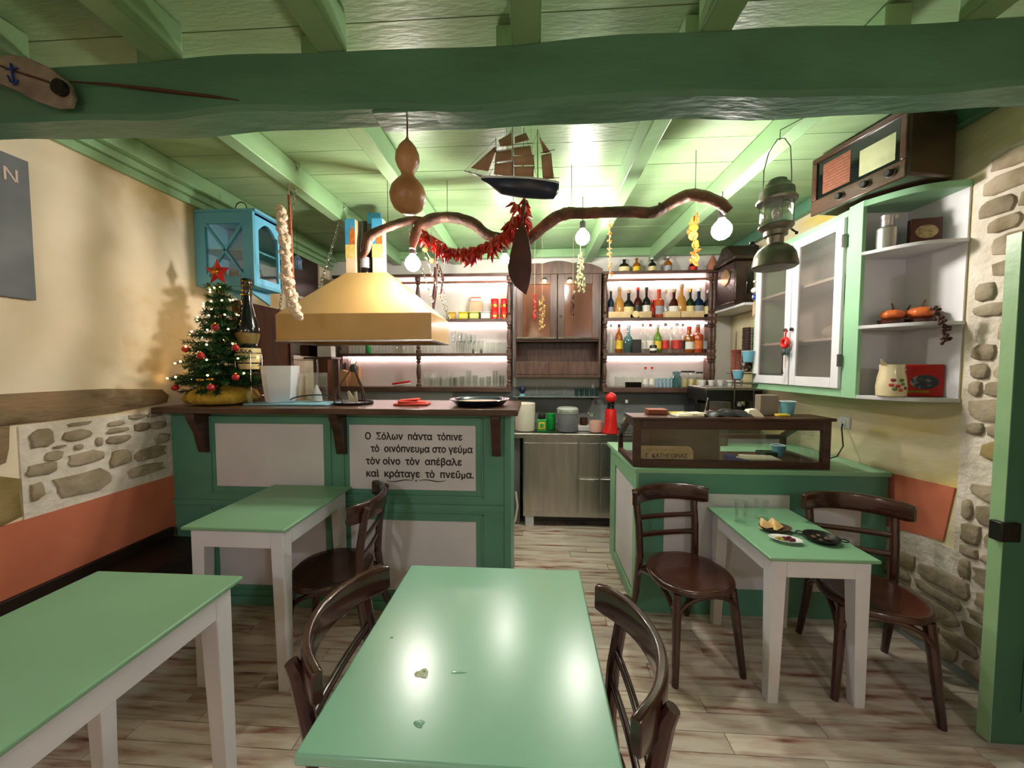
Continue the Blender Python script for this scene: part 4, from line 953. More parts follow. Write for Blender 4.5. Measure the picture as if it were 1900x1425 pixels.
# ---------------------------------------------------------------- left wall behind the bar: cupboard, frames
cb = thing('tall_cupboard', 'tall plain brown wooden cupboard against the left wall behind the bar', 'cupboard', (XL, 2.68, 0))
br_w = mat('brown cupboard wood', '#5a3016', '#43220e', .8, 3, .1, 20, stretch=(6, 6, 1))
G().box(.004, 0, 0, .055, .56, 2.0).build('side_panel', br_w, cb, .003); G().box(.055, .02, .1, .068, .50, 1.95).build('door', br_w, cb, .003)
G().box(.004, .56, 0, .075, .60, 2.0).build('door_post', shelf_wood, cb, .003)
fm = thing('dark_picture', 'dark framed board high on the left wall behind the garlic braid', 'picture', (XL+.003, 3.36, 2.0))
G().box(.0, 0, 0, .018, .42, .58).build('board', mat('very dark board', '#2c1a12', None, .4), fm); G().box(0, -.02, -.02, .026, 0, .6).box(0, .42, -.02, .026, .44, .6).box(0, 0, .58, .026, .42, .6).box(0, 0, -.02, .026, .42, 0).build('frame', kraft, fm)
mi = thing('wall_mirror', 'framed mirror with a cream border low on the left wall under the hood', 'mirror', (XL+.003, 3.33, 1.60))
G().box(0, 0, 0, .01, .56, .55).build('mirror_glass', mat('old mirror', '#a9a49c', None, .08, metal=1), mi); G().box(0, -.03, -.03, .022, 0, .58).box(0, .56, -.03, .022, .59, .58).box(0, 0, -.03, .022, .56, 0).box(0, 0, .55, .022, .56, .58).build('frame', cream_pl, mi)
hl = thing('small_lantern', 'small blue and white lantern hanging before the dark framed board', 'lantern', P(552, 500, Y=3.1))
G().lathe([(.035, 0), (.04, .01), (.034, .02), (.034, .075), (.042, .082), (.02, .11), (.006, .12)], 8).build('lantern_body', mat('blue white enamel', '#8fa6c8', '#5f7fae', .4, 30), hl)
G().tube([(0, 0, .12), (0, 0, 2.74-hl.location.z)], .002, 5).build('wire', chrome, hl)

# ---------------------------------------------------------------- shelf units on the back wall
strip = mat('light strip', '#ffe9e0', None, .5, emit='#ffe0dc', es=STRIP_E)
def turned(x, y, z0, z1, r=.028):
    h = z1-z0; return G().lathe([(r, z0), (r, z0+.03), (r*.55, z0+.045), (r*.9, z0+.06), (r*.6, z0+.075), (r*.75, z0+h*.3), (r*.95, z0+h*.5), (r*.7, z0+h*.72), (r*.55, z1-.075), (r*.95, z1-.06), (r*.55, z1-.045), (r, z1-.03), (r, z1)], 14, c=(x, y, 0))
ZS = [1.285, 1.640, 1.995, 2.385]
def unit(label, x0, x1, posts, strips=True):
    t = thing('bar_shelf_unit', label, 'shelf unit', ((x0+x1)/2, YB, 0)); 
    for i, z in enumerate(ZS[:3]):
        rel(t, G().box(x0, 3.83, z-.03-(.02 if i == 0 else 0), x1, YB-.002, z)).build('shelf', shelf_wood, t, .004)
    rel(t, G().box(x0-.02, 3.80, 2.425, x1+.02, YB-.002, 2.455)).build('cornice', shelf_wood, t, .006)
    rel(t, G().box(x0, 3.84, 2.365, x1, 3.87, 2.385)).build('valance', mat('reddish wood', '#8a5a4a', '#744a3c', .4, 6), t, .003)
    rel(t, G().box(x0, YB-.012, ZS[0], x1, YB-.002, 2.425)).build('back_board', white_wall, t)
    for px_ in posts:
        for za, zb in ((ZS[0], ZS[1]-.03), (ZS[1], ZS[2]-.03), (ZS[2], 2.425)):
            rel(t, turned(px_, 3.855, za, zb)).build('turned_post', shelf_wood, t)
    for px_ in (x0+.012, x1-.012):
        rel(t, G().box(px_-.012, 3.90, ZS[0], px_+.012, YB-.012, 2.425)).build('side_board', shelf_wood, t, .002)
    for zz in (ZS[1]-.03, ZS[2]-.03, 2.40):
        rel(t, G().box(x0+.03, YB-.035, zz-.010, x1-.03, YB-.018, zz-.001)).build('light_strip', strip, t)
    return t
unit('dark wood wall shelf unit with lit back left of the hutch, holding glasses', -2.10, -.235, (-1.22, -.26, -2.07))
unit('dark wood wall shelf unit with lit back right of the hutch, full of bottles', .705, 1.815, (.722, 1.765, 1.80))

# hutch
hu = thing('wooden_hutch', 'brown wooden hutch with arched crest and two glazed doors between the shelf units', 'cabinet', (.24, 3.80, 1.39))
def hb(*a): return rel(hu, G().box(*a))
x0, x1 = -.205, .672
hb(x0, 3.80, 1.39, x0+.02, YB-.002, 2.45).build('side_panel', hutch_wood, hu, .002); hb(x1-.02, 3.80, 1.39, x1, YB-.002, 2.45).build('side_panel', hutch_wood, hu, .002)
hb(x0+.02, YB-.02, 1.39, x1-.02, YB-.002, 2.45).build('back_panel', hutch_wood, hu)
hb(x0+.02, 3.80, 1.39, x1-.02, YB-.02, 1.42).build('bottom_board', hutch_wood, hu, .002); hb(x0+.02, 3.82, 1.755, x1-.02, YB-.02, 1.775).build('shelf', hutch_wood, hu, .002); hb(x0+.02, 3.80, 2.43, x1-.02, YB-.02, 2.45).build('top_board', hutch_wood, hu, .002)
crest = [(x0-.01, 2.43)] + [(x0-.01+(x1-x0+.02)*i/24, 2.475+.07*max(0, math.sin(math.pi*i/24))**.8 + .018*abs(math.sin(3*math.pi*i/24))) for i in range(25)] + [(x1+.01, 2.43)]
rel(hu, G().prism([(a, 3.785, b) for a, b in crest], (0, .022, 0))).build('crest', hutch_wood, hu, .004)
hb(x0+.02, 3.795, 1.42, x1-.02, 3.81, 1.55).build('lower_panel', hutch_wood, hu, .003)
reflection_pane = mat('pane with painted reflection', '#6a4636', '#563628', .16, 3, coat=.3)  # opaque brown stands in for warm reflections in the door glass
for a, b in ((x0+.02, (x0+x1)/2-.003), ((x0+x1)/2+.003, x1-.02)):
    o = rel(hu, G().box(a, 3.79, 1.775, a+.07, 3.81, 2.43).box(b-.07, 3.79, 1.775, b, 3.81, 2.43).box(a+.07, 3.79, 2.33, b-.07, 3.81, 2.43).box(a+.07, 3.79, 1.775, b-.07, 3.81, 1.80)).build('door', hutch_wood, hu, .003)
    rel(hu, G().box(a+.07, 3.798, 1.80, b-.07, 3.803, 2.33)).build('door_pane', reflection_pane, o)
    rel(hu, G().tube([(a+.01, 3.785, 1.79), (b-.01, 3.785, 1.79)], .004, 6)).build('rail', chrome, hu)
G().lathe([(.012, -.006), (.012, .006)], 12).build('lock_plate', blackm, hu, 0, (.03, -.012, .62), (R(90), 0, 0))
for px in (1010, 1057):
    p = P(px, 520, Y=3.76); sp = thing('spot_lamp', f'small lit spot lamp at the top {"left" if px == 1010 else "right"} of the hutch', 'spot lamp', (p.x, 3.765, p.z))
    G().lathe([(.01, .03), (.022, .02), (.026, 0), (.022, 0)], 16, cap=True).build('lamp_housing', steel_d, sp); G().ball((0, 0, -.002), (.02, .02, .010), 12, 8).build('lamp_lens', mat('spot glow', '#ffd8a8', None, .4, emit='#ffc890', es=40), sp)
flake = G().ball((0, 0, 0), (.010, .006, .016), 7, 5)
for (px, y0_, y1_, m_, lab, cat, n_) in ((992, 548, 592, chili_m, 'thin string of small red peppers in front of the left hutch door', 'dried string', 16), (1006, 552, 610, mat('dry yellow leaves', '#c8a468', '#a88448', .7, 30, rnd=.3), 'bunch of dried yellow leaves in front of the left hutch door', 'dried bunch', 40), (1063, 548, 588, mat('dried dark fruit', '#4a241c', '#32180f', .5, 20, rnd=.3), 'short dark dried string in front of the right hutch door', 'dried string', 16)):
    p = P(px, y0_, Y=3.62); t = thing('dried_bunch' if n_ > 20 else 'dried_string', lab, cat, p); me = flake.mesh('dried_piece', m_)
    L2 = (y1_-y0_)/686*3.62
    for k in range(n_):
        o = ob('dried_piece', me, t, 0, (random.uniform(-.02, .02)*(1.2 if n_ > 20 else .5), random.uniform(-.02, .02), -L2*k/n_), (random.uniform(-1, 1), random.uniform(-1, 1), random.uniform(0, 6)))
    G().tube([(0, 0, -L2), (0, 0, ZC-p.z)], .0015, 5).build('string', kraft, t)
t = thing('herb_bunch', 'pale bunch of dried herbs hanging beside the hutch', 'herbs', P(1077, 470, Y=3.2))
hm = flake.mesh('herb_sprig', mat('dried herbs', '#8a8a66', '#6c6c4c', .8, 30, rnd=.3))
for k in range(60):
    d = k/60*.33; ob('herb_sprig', hm, t, 0, (random.uniform(-1, 1)*(.012+.12*d), random.uniform(-.03, .03), -d), (random.uniform(-.6, .6), random.uniform(-.6, .6), 0))
G().tube([(0, 0, -.3), (0, 0, 2.74-t.location.z)], .0025, 5).build('string', kraft, t)

# ---------------------------------------------------------------- bottles
def bottle(label, px, base_y, top_y, col, kind='std', lab='white', cap='black', Y_=3.93, z=None, rpx=None, group=None):
    p = P(px, base_y, Y=Y_); zz = z if z is not None else p.z
    h = (base_y-top_y)/686*Y_; 
    r = (rpx or {'std': 6.8, 'slim': 5.4, 'round': 9.0, 'square': 9.0, 'wide': 9.4, 'wine': 7.4}[kind])/686*Y_
    t = thing('bottle', label, 'bottle', (p.x, Y_, zz+.0008), 0, group)
    nr = r*.30
    pr = {'std': [(r*.9, 0), (r, .01), (r, h*.55), (r*.8, h*.64), (nr, h*.75), (nr, h*.93)],
          'slim': [(r*.9, 0), (r, .01), (r, h*.62), (r*.7, h*.70), (nr*1.2, h*.78), (nr*1.1, h*.93)],
          'wine': [(r*.9, 0), (r, .01), (r, h*.50), (r*.82, h*.60), (nr*1.1, h*.70), (nr, h*.93)],
          'round': [(r*.55, 0), (r*.8, h*.06), (r, h*.28), (r*.95, h*.46), (r*.65, h*.62), (nr, h*.70), (nr, h*.93)],
          'square': [(r*.95, 0), (r, .01), (r, h*.58), (r*.9, h*.64), (nr*1.3, h*.70), (nr*1.2, h*.93)],
          'wide': [(r*.9, 0), (r, h*.05), (r, h*.45), (r*.8, h*.58), (nr, h*.68), (nr, h*.93)]}[kind]
    G().lathe(pr, 4 if False else 16, sy=.6 if kind in ('round', 'wide') else 1).build('bottle_glass', bottle_cols[col], t)
    cm_ = {'black': blackm, 'gold': mat('gold', '#d8a53a', None, .25, metal=1), 'red': red_m, 'white': white_pl, 'cork': kraft, 'blue': mat('dark blue cap', '#1c2c50', None, .4)}[cap]
    G().lathe([(nr*1.25, h*.90), (nr*1.35, h*.905), (nr*1.3, h), (nr*.9, h)], 12).build('cap', cm_, t)
    if lab:
        q_ = 1.015; f = .6 if kind in ('round', 'wide') else 1
        G().lathe([(r*q_, h*.14), (r*q_, h*.42)], 16, cap=False, sy=f).build('label', label_cols[lab], t)
    return t
ZA, ZB_, ZCc, ZT = 1.995, 1.640, 1.285, 2.455
for a in ((1133, 'blue', 'slim', 'grey', 'black', 534, 'small dark blue bottle at the left end of the upper lit shelf'),
          (1149, 'honey', 'round', None, 'cork', 527, 'tall round honey coloured bottle, second on the upper lit shelf'),
          (1166, 'dark', 'wide', 'cream', 'cork', 533, 'dark bottle with a cream oval label on the upper lit shelf'),
          (1183, 'wine', 'wine', 'black', 'red', 528, 'dark wine red bottle with a red top on the upper lit shelf'),
          (1199, 'dark', 'wine', 'white', 'black', 528, 'near black bottle with a white label on the upper lit shelf'),
          (1210, 'red', 'std', None, 'red', 550, 'short plain red bottle between the near black and the broad red bottles'),
          (1222, 'rose', 'square', 'grey', 'red', 532, 'broad square red bottle with a grey label on the upper lit shelf'),
          (1235, 'clear', 'slim', None, 'cork', 533, 'slim clear corked bottle in the middle of the upper lit shelf'),
          (1250, 'wine', 'round', 'white', 'cork', 532, 'round wine coloured bottle with a pale label on the upper lit shelf'),
          (1264, 'honey', 'round', None, 'cork', 523, 'tallest round honey coloured bottle on the right of the upper lit shelf'),
          (1280, 'dgreen', 'wine', 'cream', 'gold', 532, 'deep green bottle with a gold top on the upper lit shelf'),
          (1296, 'blue', 'wide', 'grey', 'white', 531, 'broad dark blue bottle with a silvery label on the upper lit shelf'),
          (1313, 'dark', 'std', 'cream', 'white', 534, 'dark bottle with a tall cream label at the right end of the upper lit shelf')):
    px, col, kind, lab, cap, ty, lb = a
    bottle(lb, px, 584, ty, col, kind, lab, cap, z=ZA, Y_=3.95)
for a in ((1133, 'clear', 'slim', None, 'white', 600, 'slim clear bottle at the left end of the lower lit shelf'),
          (1148, 'amber', 'std', 'yellow', 'black', 600, 'amber bottle with a yellow label and black cap on the lower lit shelf'),
          (1166, 'aqua', 'wide', None, 'white', 603, 'broad pale aqua bottle on the lower lit shelf'),
          (1192, 'clear', 'std', 'white', 'white', 600, 'clear bottle with a frosted label behind the black box'),
          (1206, 'clear', 'std', 'white', 'red', 600, 'clear frosted bottle with a red cap next to the green one'),
          (1220, 'green', 'std', 'yellow', 'white', 602, 'bright green and yellow bottle on the lower lit shelf'),
          (1234, 'clear', 'std', 'red', 'cork', 599, 'clear bottle with a round red label right of the green one'),
          (1245, 'clear', 'slim', None, 'white', 606, 'slim pale clear bottle beside the red flowered bottle'),
          (1255, 'clear', 'square', 'red', 'white', 599, 'clear bottle with big red shapes on its label'),
          (1266, 'clear', 'slim', 'black', 'cork', 600, 'slim clear bottle with a cork behind the amber bottle'),
          (1278, 'amber', 'square', 'white', 'red', 606, 'rounded amber bottle with a white label and red cap'),
          (1294, 'rose', 'square', 'orange', 'cork', 602, 'squat orange red bottle at the right of the lower lit shelf'),
          (1309, 'clear', 'round', 'grey', 'black', 602, 'round clear bottle at the right end of the lower lit shelf')):
    px, col, kind, lab, cap, ty, lb = a
    bottle(lb, px, 653, ty, col, kind, lab, cap, z=ZB_, Y_=3.95)
for a in ((1158, 'dark', 'wide', 'cream', 'white', 476, 'dark bottle with a cream label, leftmost on top of the right shelf unit'),
          (1181, 'amber', 'std', 'yellow', 'gold', 477, 'amber bottle standing on top of the right shelf unit'),
          (1210, 'dark', 'std', 'cream', 'white', 477, 'short dark bottle in the middle on top of the right shelf unit'),
          (1239, 'amber', 'std', 'grey', 'white', 475, 'brownish bottle under the dried orange slices on the shelf unit'),
          (1286, 'wine', 'std', 'red', 'red', 480, 'reddish bottle at the right on top of the right shelf unit')):
    px, col, kind, lab, cap, ty, lb = a
    bottle(lb, px, 504, ty, col, kind, lab, cap, z=ZT, Y_=3.92)
def sm(x, z, Y_=3.9): return (P(x, 600, Y=Y_).x, Y_, z+.0008)
bxm = mat('pale wooden box', '#d0b890', '#bfa478', .7, 12)
for px, w_, lb in ((1140, .13, 'pale wooden miniature crate at the left in front of the upper bottles'), (1160, .09, 'pale box with a plain front, second in front of the upper bottles'), (1196, .12, 'pale box holding a small cup in front of the near black bottle'), (1246, .15, 'pale wooden box in front of the round wine coloured bottle'), (1274, .13, 'pale wooden box in front of the deep green bottle'), (1295, .09, 'small brownish box in front of the broad dark blue bottle')):
    one('wooden_box', G().box(-w_/2, -.03, 0, w_/2, -.026, .06).box(-w_/2, .026, 0, w_/2, .03, .06).box(-w_/2, -.026, 0, -w_/2+.004, .026, .06).box(w_/2-.004, -.026, 0, w_/2, .026, .06).box(-w_/2, -.026, 0, w_/2, .026, .004), bxm, lb, 'box', sm(px, ZA, 3.865))
g = G().lathe([(.001, 0), (.034, 0), (.036, .012), (.034, .024), (.001, .024)], 20)
one('round_tin', G().add([(x, z-.012, y+.036) for x, y, z in g.v], g.f), label_cols['cream'], 'round pale tin standing on edge in front of the wine red bottle', 'tin', sm(1179, ZA, 3.865))
one('black_carton', G().box(-.045, -.03, 0, .045, .03, .135), blackm, 'plain black carton in front of the clear bottles', 'carton', sm(1181, ZB_, 3.87), bevel=.002)
t = thing('black_jar', 'small black jar with a white label in front of the green bottle', 'jar', sm(1213, ZB_, 3.87)); G().lathe([(.03, 0), (.034, .004), (.034, .07), (.03, .078), (.001, .08)], 16).build('jar_body', blackm, t); G().lathe([(.0345, .022), (.0345, .045)], 16, cap=False).build('label', label_cols['white'], t)

# glasses and jars on the lowest shelf of the right unit
SG = 'clear glasses lined up on the lowest shelf right of the hutch'
for k in range(8): tumbler('small_glass', 'small glass in the row on the lowest right shelf', P(1143+k*7, 720, Y=3.9).x, 3.9, ZCc+.001, .018, .10 if k % 2 else .11, SG)
for k in range(5):
    o = one('dark_shot_glass', G().lathe([(.014, 0), (.016, .003), (.019, .055), (.001, .055)], 12), bottle_cols['dark'], 'dark shot glass, front row, lowest right shelf', 'glass', (P(1163+k*6, 720, Y=3.86).x, 3.86, ZCc+.001), group='dark shot glasses')
for px, s_ in ((1197, 'left'), (1209, 'right')): bottle(f'white milk bottle with pink cap, {s_} of the pair on the lowest right shelf', px, 722, 685, 'clear', 'std', 'white', 'red', z=ZCc, Y_=3.9, rpx=5.5)
for r_ in range(2):
    for k in range(5): one('blue_cup', G().lathe([(.014, 0), (.019, .045), (.017, .045), (.012, .003)], 12), mat('pale blue glaze', '#9ab8c6', '#8aa8b8', .25), 'pale blue espresso cup, ' + ('upper' if r_ else 'lower') + ' tier on the lowest shelf', 'cup', (P(1219+k*7, 720, Y=3.9).x, 3.9, ZCc+.001+r_*.047), group='stacked pale blue cups')
t = thing('aqua_jar', 'aqua glass jar with a tap shape beside the stacked cups', 'jar', sm(1257, ZCc, 3.9)); G().lathe([(.045, 0), (.05, .01), (.05, .10), (.035, .12), (.035, .14), (.042, .142), (.042, .16), (.002, .17)], 18).build('jar_body', bottle_cols['aqua'], t)
for px, h_, lb in ((1272, .17, 'tall black-lidded jar, leftmost of three storage jars on the lowest shelf'), (1285, .17, 'tall jar with a black lid between two jars on the lowest right shelf'), (1300, .16, 'cream filled jar at the right end of the lowest right shelf')):
    t = thing('storage_jar', lb, 'jar', sm(px, ZCc, 3.92)); G().lathe([(.03, 0), (.034, .006), (.034, h_*.85), (.028, h_*.9), (.001, h_*.9)], 16).build('jar_glass', glass, t); G().lathe([(.029, .004), (.031, .01), (.031, h_*.5), (.001, h_*.5)], 16).build('contents', label_cols['cream'], t); G().lathe([(.033, h_*.9), (.033, h_), (.001, h_)], 16).build('lid', blackm, t)

# left unit: tins and cartons above, glasses below
t0 = None
for px, c_ in ((918, 'left'), (936, 'right')):
    for lv in (0, 1):
        t = thing('red_tin', f'red and gold food tin, {"upper" if lv else "lower"} of the {c_} stack on the shelf by the hood', 'tin', (P(px, 580, Y=3.92).x, 3.92, ZA+.001+lv*.108))
        G().lathe([(.041, 0), (.043, .003), (.041, .006), (.041, .1), (.043, .103), (.041, .106), (.001, .104)], 20).build('tin_body', mat('tin red', '#cf2a24', '#b8201c', .3, 20), t); G().lathe([(.0415, .025), (.0415, .045)], 20, cap=False).build('gold_band', mat('gold', '#d8a53a', None, .25, metal=1), t)
for px, c_, lb in ((839, '#d8a83a', 'small amber tub left of three lidded tubs on the upper shelf'), (860, '#d6c23a', 'yellow lidded food tub on the upper shelf by the hood'), (880, '#b9c26a', 'pale green lidded food tub below the brown paper bag'), (901, '#d2ccc4', 'white lidded food tub left of the red tins')):
    t = thing('food_tub', lb, 'tub', (P(px, 580, Y=3.9).x, 3.9, ZA+.001)); G().box(-.05 if px > 840 else -.035, -.035, 0, .05 if px > 840 else .035, .035, .068).build('tub_body', mat('tub '+c_, c_, None, .4, 20), t, .012); G().box(-.054 if px > 840 else -.038, -.038, .068, .054 if px > 840 else .038, .038, .078).build('lid', mat('tub '+c_, c_, None, .4, 20), t, .004)
t = thing('paper_bag', 'tall brown paper coffee bag with a dark band behind the tubs', 'bag', (P(883, 580, Y=3.98).x, 3.985, ZA+.001)); G().box(-.072, -.025, 0, .072, .025, .20).build('bag_body', kraft, t, .006); G().box(-.073, -.027, .04, .073, .027, .085).build('dark_band', mat('charcoal band', '#4a4440', None, .6), t)
one('striped_carton', G().box(-.05, -.02, 0, .05, .02, .065), mat('striped print', '#d84a3c', '#7aa6c8', .5, 3, mid='#e6e2dc', stretch=(.01, .01, 12), lo=.42, hi=.58), 'small red, white and blue box on top of the brown paper bag', 'box', (P(883, 545, Y=3.98).x, 3.985, ZA+.202), bevel=.002)
def stem_glass(x, y, z, label, group, h=.18, r=.035):
    return one('wine_glass', G().lathe([(r*.85, 0), (r*.8, .003), (.004, .006), (.0035, h*.42), (r*.5, h*.48), (r, h*.68), (r*.85, h), (r*.83, h), (r*.95, h*.68), (r*.45, h*.50), (.001, h*.49)], 14), glass, label, 'glass', (x, y, z), group=group)
G1 = 'stemmed glasses on the middle left shelf'
for k in range(5): stem_glass(P(842+k*9, 640, Y=3.9).x, 3.9+.05*(k % 2), ZB_+.001, 'stemmed glass right of the hood', G1, .24-.012*k)
for k in range(6): tumbler('tall_glass', 'straight tumbler in front of the stemmed glasses', P(850+k*8.5, 640, Y=3.86).x, 3.865, ZB_+.001, .026, .13, 'straight tumblers on the middle left shelf')
for k in range(7): tumbler('small_glass', 'small glass at the right end of the middle shelf', P(905+k*6, 640, Y=3.9).x, 3.9+.03*(k % 2), ZB_+.001, .017, .115, 'small glasses at the right end of the middle left shelf')
for k in range(15): tumbler('water_tumbler', 'upturned tumbler on the shelf under the hood', P(638+k*12.5, 640, Y=3.88).x, 3.88, ZB_+.001, .028, .12, 'tumblers seen under the hood')
one('green_can', G().lathe([(.026, 0), (.028, .004), (.028, .11), (.024, .118), (.001, .117)], 16), green_tin, 'green can standing among the tumblers under the hood', 'can', (P(683, 640, Y=3.84).x, 3.845, ZB_+.001))
for px, lb in ((878, 'left'), (893, 'right')): one('salt_shaker', G().lathe([(.011, 0), (.012, .004), (.012, .035), (.008, .045), (.001, .047)], 10), steel_d, f'tiny dark shaker on the middle shelf edge, {lb} of a pair', 'shaker', (P(px, 640, Y=3.85).x, 3.845, ZB_+.001))
G2 = 'glass carafes on the lowest left shelf'
for k in range(7):
    one('carafe', G().lathe([(.032, 0), (.036, .006), (.037, .09), (.022, .12), (.016, .135), (.019, .16), (.017, .16), (.013, .134), (.033, .088), (.032, .01), (.001, .009)], 14), glass, 'glass carafe on the lowest lit shelf', 'carafe', (P(786+k*9, 700, Y=3.9).x, 3.87+.07*(k % 2), ZCc+.001), group=G2)
for k in range(16): tumbler('beer_glass', 'clear beer glass in the ' + ('back' if k//8 else 'front') + ' row on the lowest shelf', P(845+(k % 8)*12.3, 700, Y=3.9).x, 3.865+.075*(k//8), ZCc+.001, .027, (.10, .12, .17, .11)[(k*3) % 4], 'glasses on the lowest left shelf')
t = thing('watermelon_dish', 'red and white slice shaped dish lying on the lowest lit shelf', 'dish', (P(745, 712, Y=3.88).x, 3.88, ZCc+.03)); G().cbox((0, 0, .012), (.19, .05, .022), (0, -.14, 0)).build('red_top', red_m, t, .004); G().cbox((.003, 0, -.008), (.18, .055, .018), (0, -.14, 0)).build('white_side', white_pl, t, .006)
kb = thing('knife_block', 'pale wooden knife block with handles behind the coffee tray', 'knife block', (P(640, 712, Y=3.4).x, 3.88, ZCc+.001))
kb.location.x = P(640, 712, Y=3.88).x+.03
G().prism([(-.10, -.05, 0), (.02, -.05, 0), (.02, -.05, .16), (-.10, -.05, .19)], (0, .10, 0)).build('block', mat('pale beech', '#b8895e', '#a0744c', .5, 6), kb, .005); G().box(.05, -.03, 0, .14, .03, .22).build('cutting_board', mat('pale beech', '#b8895e', None, .5), kb, .005)
for k in range(3): G().cbox((-.07+.03*k, -.02, .20+.01*k), (.016, .022, .07), (0, .12, 0)).build('knife_handle', blackm, kb, .003)
one('wood_post', G().box(-.05, -.05, 0, .05, .05, .82), mat('brown cupboard wood', '#5e3218'), 'brown square wooden post left of the lit shelves, under the hood', 'post', (P(606, 700, Y=3.75).x, 3.74, .90), bevel=.003)
one('white_carton', G().box(-.075, -.04, 0, .06, .04, .10), white_pl, 'white carton on the small side shelf under the hood', 'carton', (P(605, 655, Y=3.4).x, 3.42, 1.591), bevel=.003)
sb = thing('side_shelf', 'small brown side shelf under the hood carrying a white carton', 'shelf', (P(604, 664, Y=3.4).x, 3.42, 1.57)); G().box(-.18, -.08, 0, .09, .10, .02).build('board', shelf_wood, sb, .003); G().box(-.17, .06, -.36, -.14, .09, 0).build('support', shelf_wood, sb); G().box(.05, .06, -.68, .08, .09, 0).build('support', shelf_wood, sb)
one('back_counter', G().box(-2.2, 3.32, .86, -.30, 4.03, .90).box(-2.18, 3.36, 0, -.32, 4.03, .86), grey_pl, 'grey work counter behind the bar below the left shelves', 'counter')

# ---------------------------------------------------------------- glass shelf below the hutch
gs = thing('glass_shelf', 'thin glass shelf under the hutch carrying a row of upturned glasses', 'shelf', (.22, 3.9, 1.185)); G().box(-.44, -.11, 0, .44, .13, .010).build('glass_pane', mat('green edge glass', '#dcefe8', None, .05, trans=.8, ior=1.3), gs)
for sx in (-.40, .40): G().box(sx-.008, .0, -.03, sx+.008, .148, 0).build('bracket', chrome, gs)
for k in range(9): tumbler('upturned_glass', 'tall upturned glass on the glass shelf', P(979+k*8.6, 730, Y=3.85).x, 3.86+.03*(k % 2), 1.197, .019, .11, 'tall glasses on the glass shelf', top=.92)
for k in range(5): tumbler('upturned_glass', 'short aqua glass on the glass shelf', P(1070+k*9.5, 730, Y=3.85).x, 3.86, 1.197, .024, .075, 'short aqua glasses on the glass shelf', m=bottle_cols['aqua'])
t = thing('round_vase', 'dark blue round vase with pale blue foot, left end of the glass shelf', 'vase', (P(967, 733, Y=3.83).x+.012, 3.84, 1.196)); G().lathe([(.012, .02), (.032, .045), (.036, .07), (.028, .095), (.012, .105), (.001, .105)], 16).build('vase_body', navy, t); G().lathe([(.032, 0), (.024, .01), (.013, .024), (.001, .024)], 16).build('foot', cup_blue, t)

# ---------------------------------------------------------------- stainless counter and what stands on it
sc_ = thing('steel_counter', 'stainless steel refrigerated counter with panelled doors behind the gap in the bar', 'counter', (.7, 3.38, 0))
rel(sc_, G().box(-.10, 3.40, .10, 2.03, 4.03, .845)).build('body', steel, sc_, .003)
rel(sc_, G().box(-.27, 3.36, .845, 2.05, 4.035, .888)).build('worktop', steel, sc_, .006)
rel(sc_, G().box(-.09, 3.385, .15, .40, 3.402, .80)).build('door', steel, sc_, .004)
for a, b in ((.415, .60), (.61, .92)):
    for z0, z1 in ((.15, .47), (.485, .80)):
        o = rel(sc_, G().box(a, 3.385, z0, b, 3.402, z1)).build('drawer', steel, sc_, .004)
        if z0 < .3: rel(sc_, G().box(a+.02, 3.370, z1-.014, b-.02, 3.386, z1-.004)).build('handle', chrome, o)
rel(sc_, G().box(-.10, 3.42, .06, 2.0, 4.0, .10)).build('plinth', blackm, sc_)
for xx in (-.08, .9, 1.85): rel(sc_, G().box(xx, 3.41, 0, xx+.08, 3.49, .10)).build('foot', white_pl, sc_, .003)
rel(sc_, G().box(-.25, 3.45, 0, -.13, 4.0, .845)).build('side_cabinet', grey_pl, sc_, .003)
one('white_hose', G().tube([(-.17, 3.41, .33), (-.15, 3.38, .20), (-.17, 3.36, .08), (-.21, 3.36, .012)], .010, 8), cream_pl, 'short white hose hanging at the left end of the steel counter', 'hose')
SZ = .889
def on(px, Y_=3.52): return (P(px, 790, Y=Y_).x, Y_, SZ)
one('white_canister', G().lathe([(.085, 0), (.092, .006), (.098, .26), (.094, .265), (.090, .262), (.001, .255)], 28), cream_pl, 'plain white cylindrical canister at the left of the steel counter', 'canister', on(974))
t = thing('green_tea_tin', 'square green tin with a yellow emblem and black lid', 'tin', on(1005, 3.5)); G().box(-.045, -.04, 0, .045, .04, .115).build('tin_body', green_tin, t, .006); G().box(-.03, -.043, .025, .03, -.0405, .09).build('emblem', label_cols['yellow'], t, .001); G().box(-.018, -.0445, .04, .018, -.0425, .075).build('emblem_centre', green_tin, t)

G().lathe([(.034, .115), (.036, .12), (.036, .15), (.03, .165), (.001, .168)], 18).build('lid', blackm, t)
one('green_canister', G().lathe([(.042, 0), (.045, .004), (.045, .14), (.047, .142), (.047, .155), (.001, .157)], 20), mat('bright green', '#1f9c46', '#188a3a', .3), 'bright green round canister behind the square green tin', 'canister', on(1022, 3.60))
t = thing('lidded_bucket', 'grey metal container with a clear clip lid', 'container', on(1053, 3.5)); G().lathe([(.085, 0), (.092, .006), (.098, .17), (.1, .172)], 28).build('container_body', grey_pl, t); G().lathe([(.1, .172), (.102, .176), (.102, .215), (.085, .228), (.001, .23)], 28).build('lid', mat('cloudy lid', '#a8b0a8', '#98a098', .25), t); G().ring((0, 0, .196), .102, .004, 28, 6).build('lid_ring', chrome, t)
one('copper_cup', G().lathe([(.03, 0), (.038, .02), (.036, .07), (.032, .07), (.03, .01), (.001, .006)], 18), mat('dark copper', '#6a4436', '#4a2f26', .35, metal=.5), 'dark coppery pot on a white tray beside the lidded container', 'pot', (on(1083, 3.56)[0], 3.56, SZ+.052))
one('white_tray', G().box(-.06, -.05, 0, .06, .05, .05), white_pl, 'low white box under the dark coppery pot', 'box', on(1083, 3.56), bevel=.004)
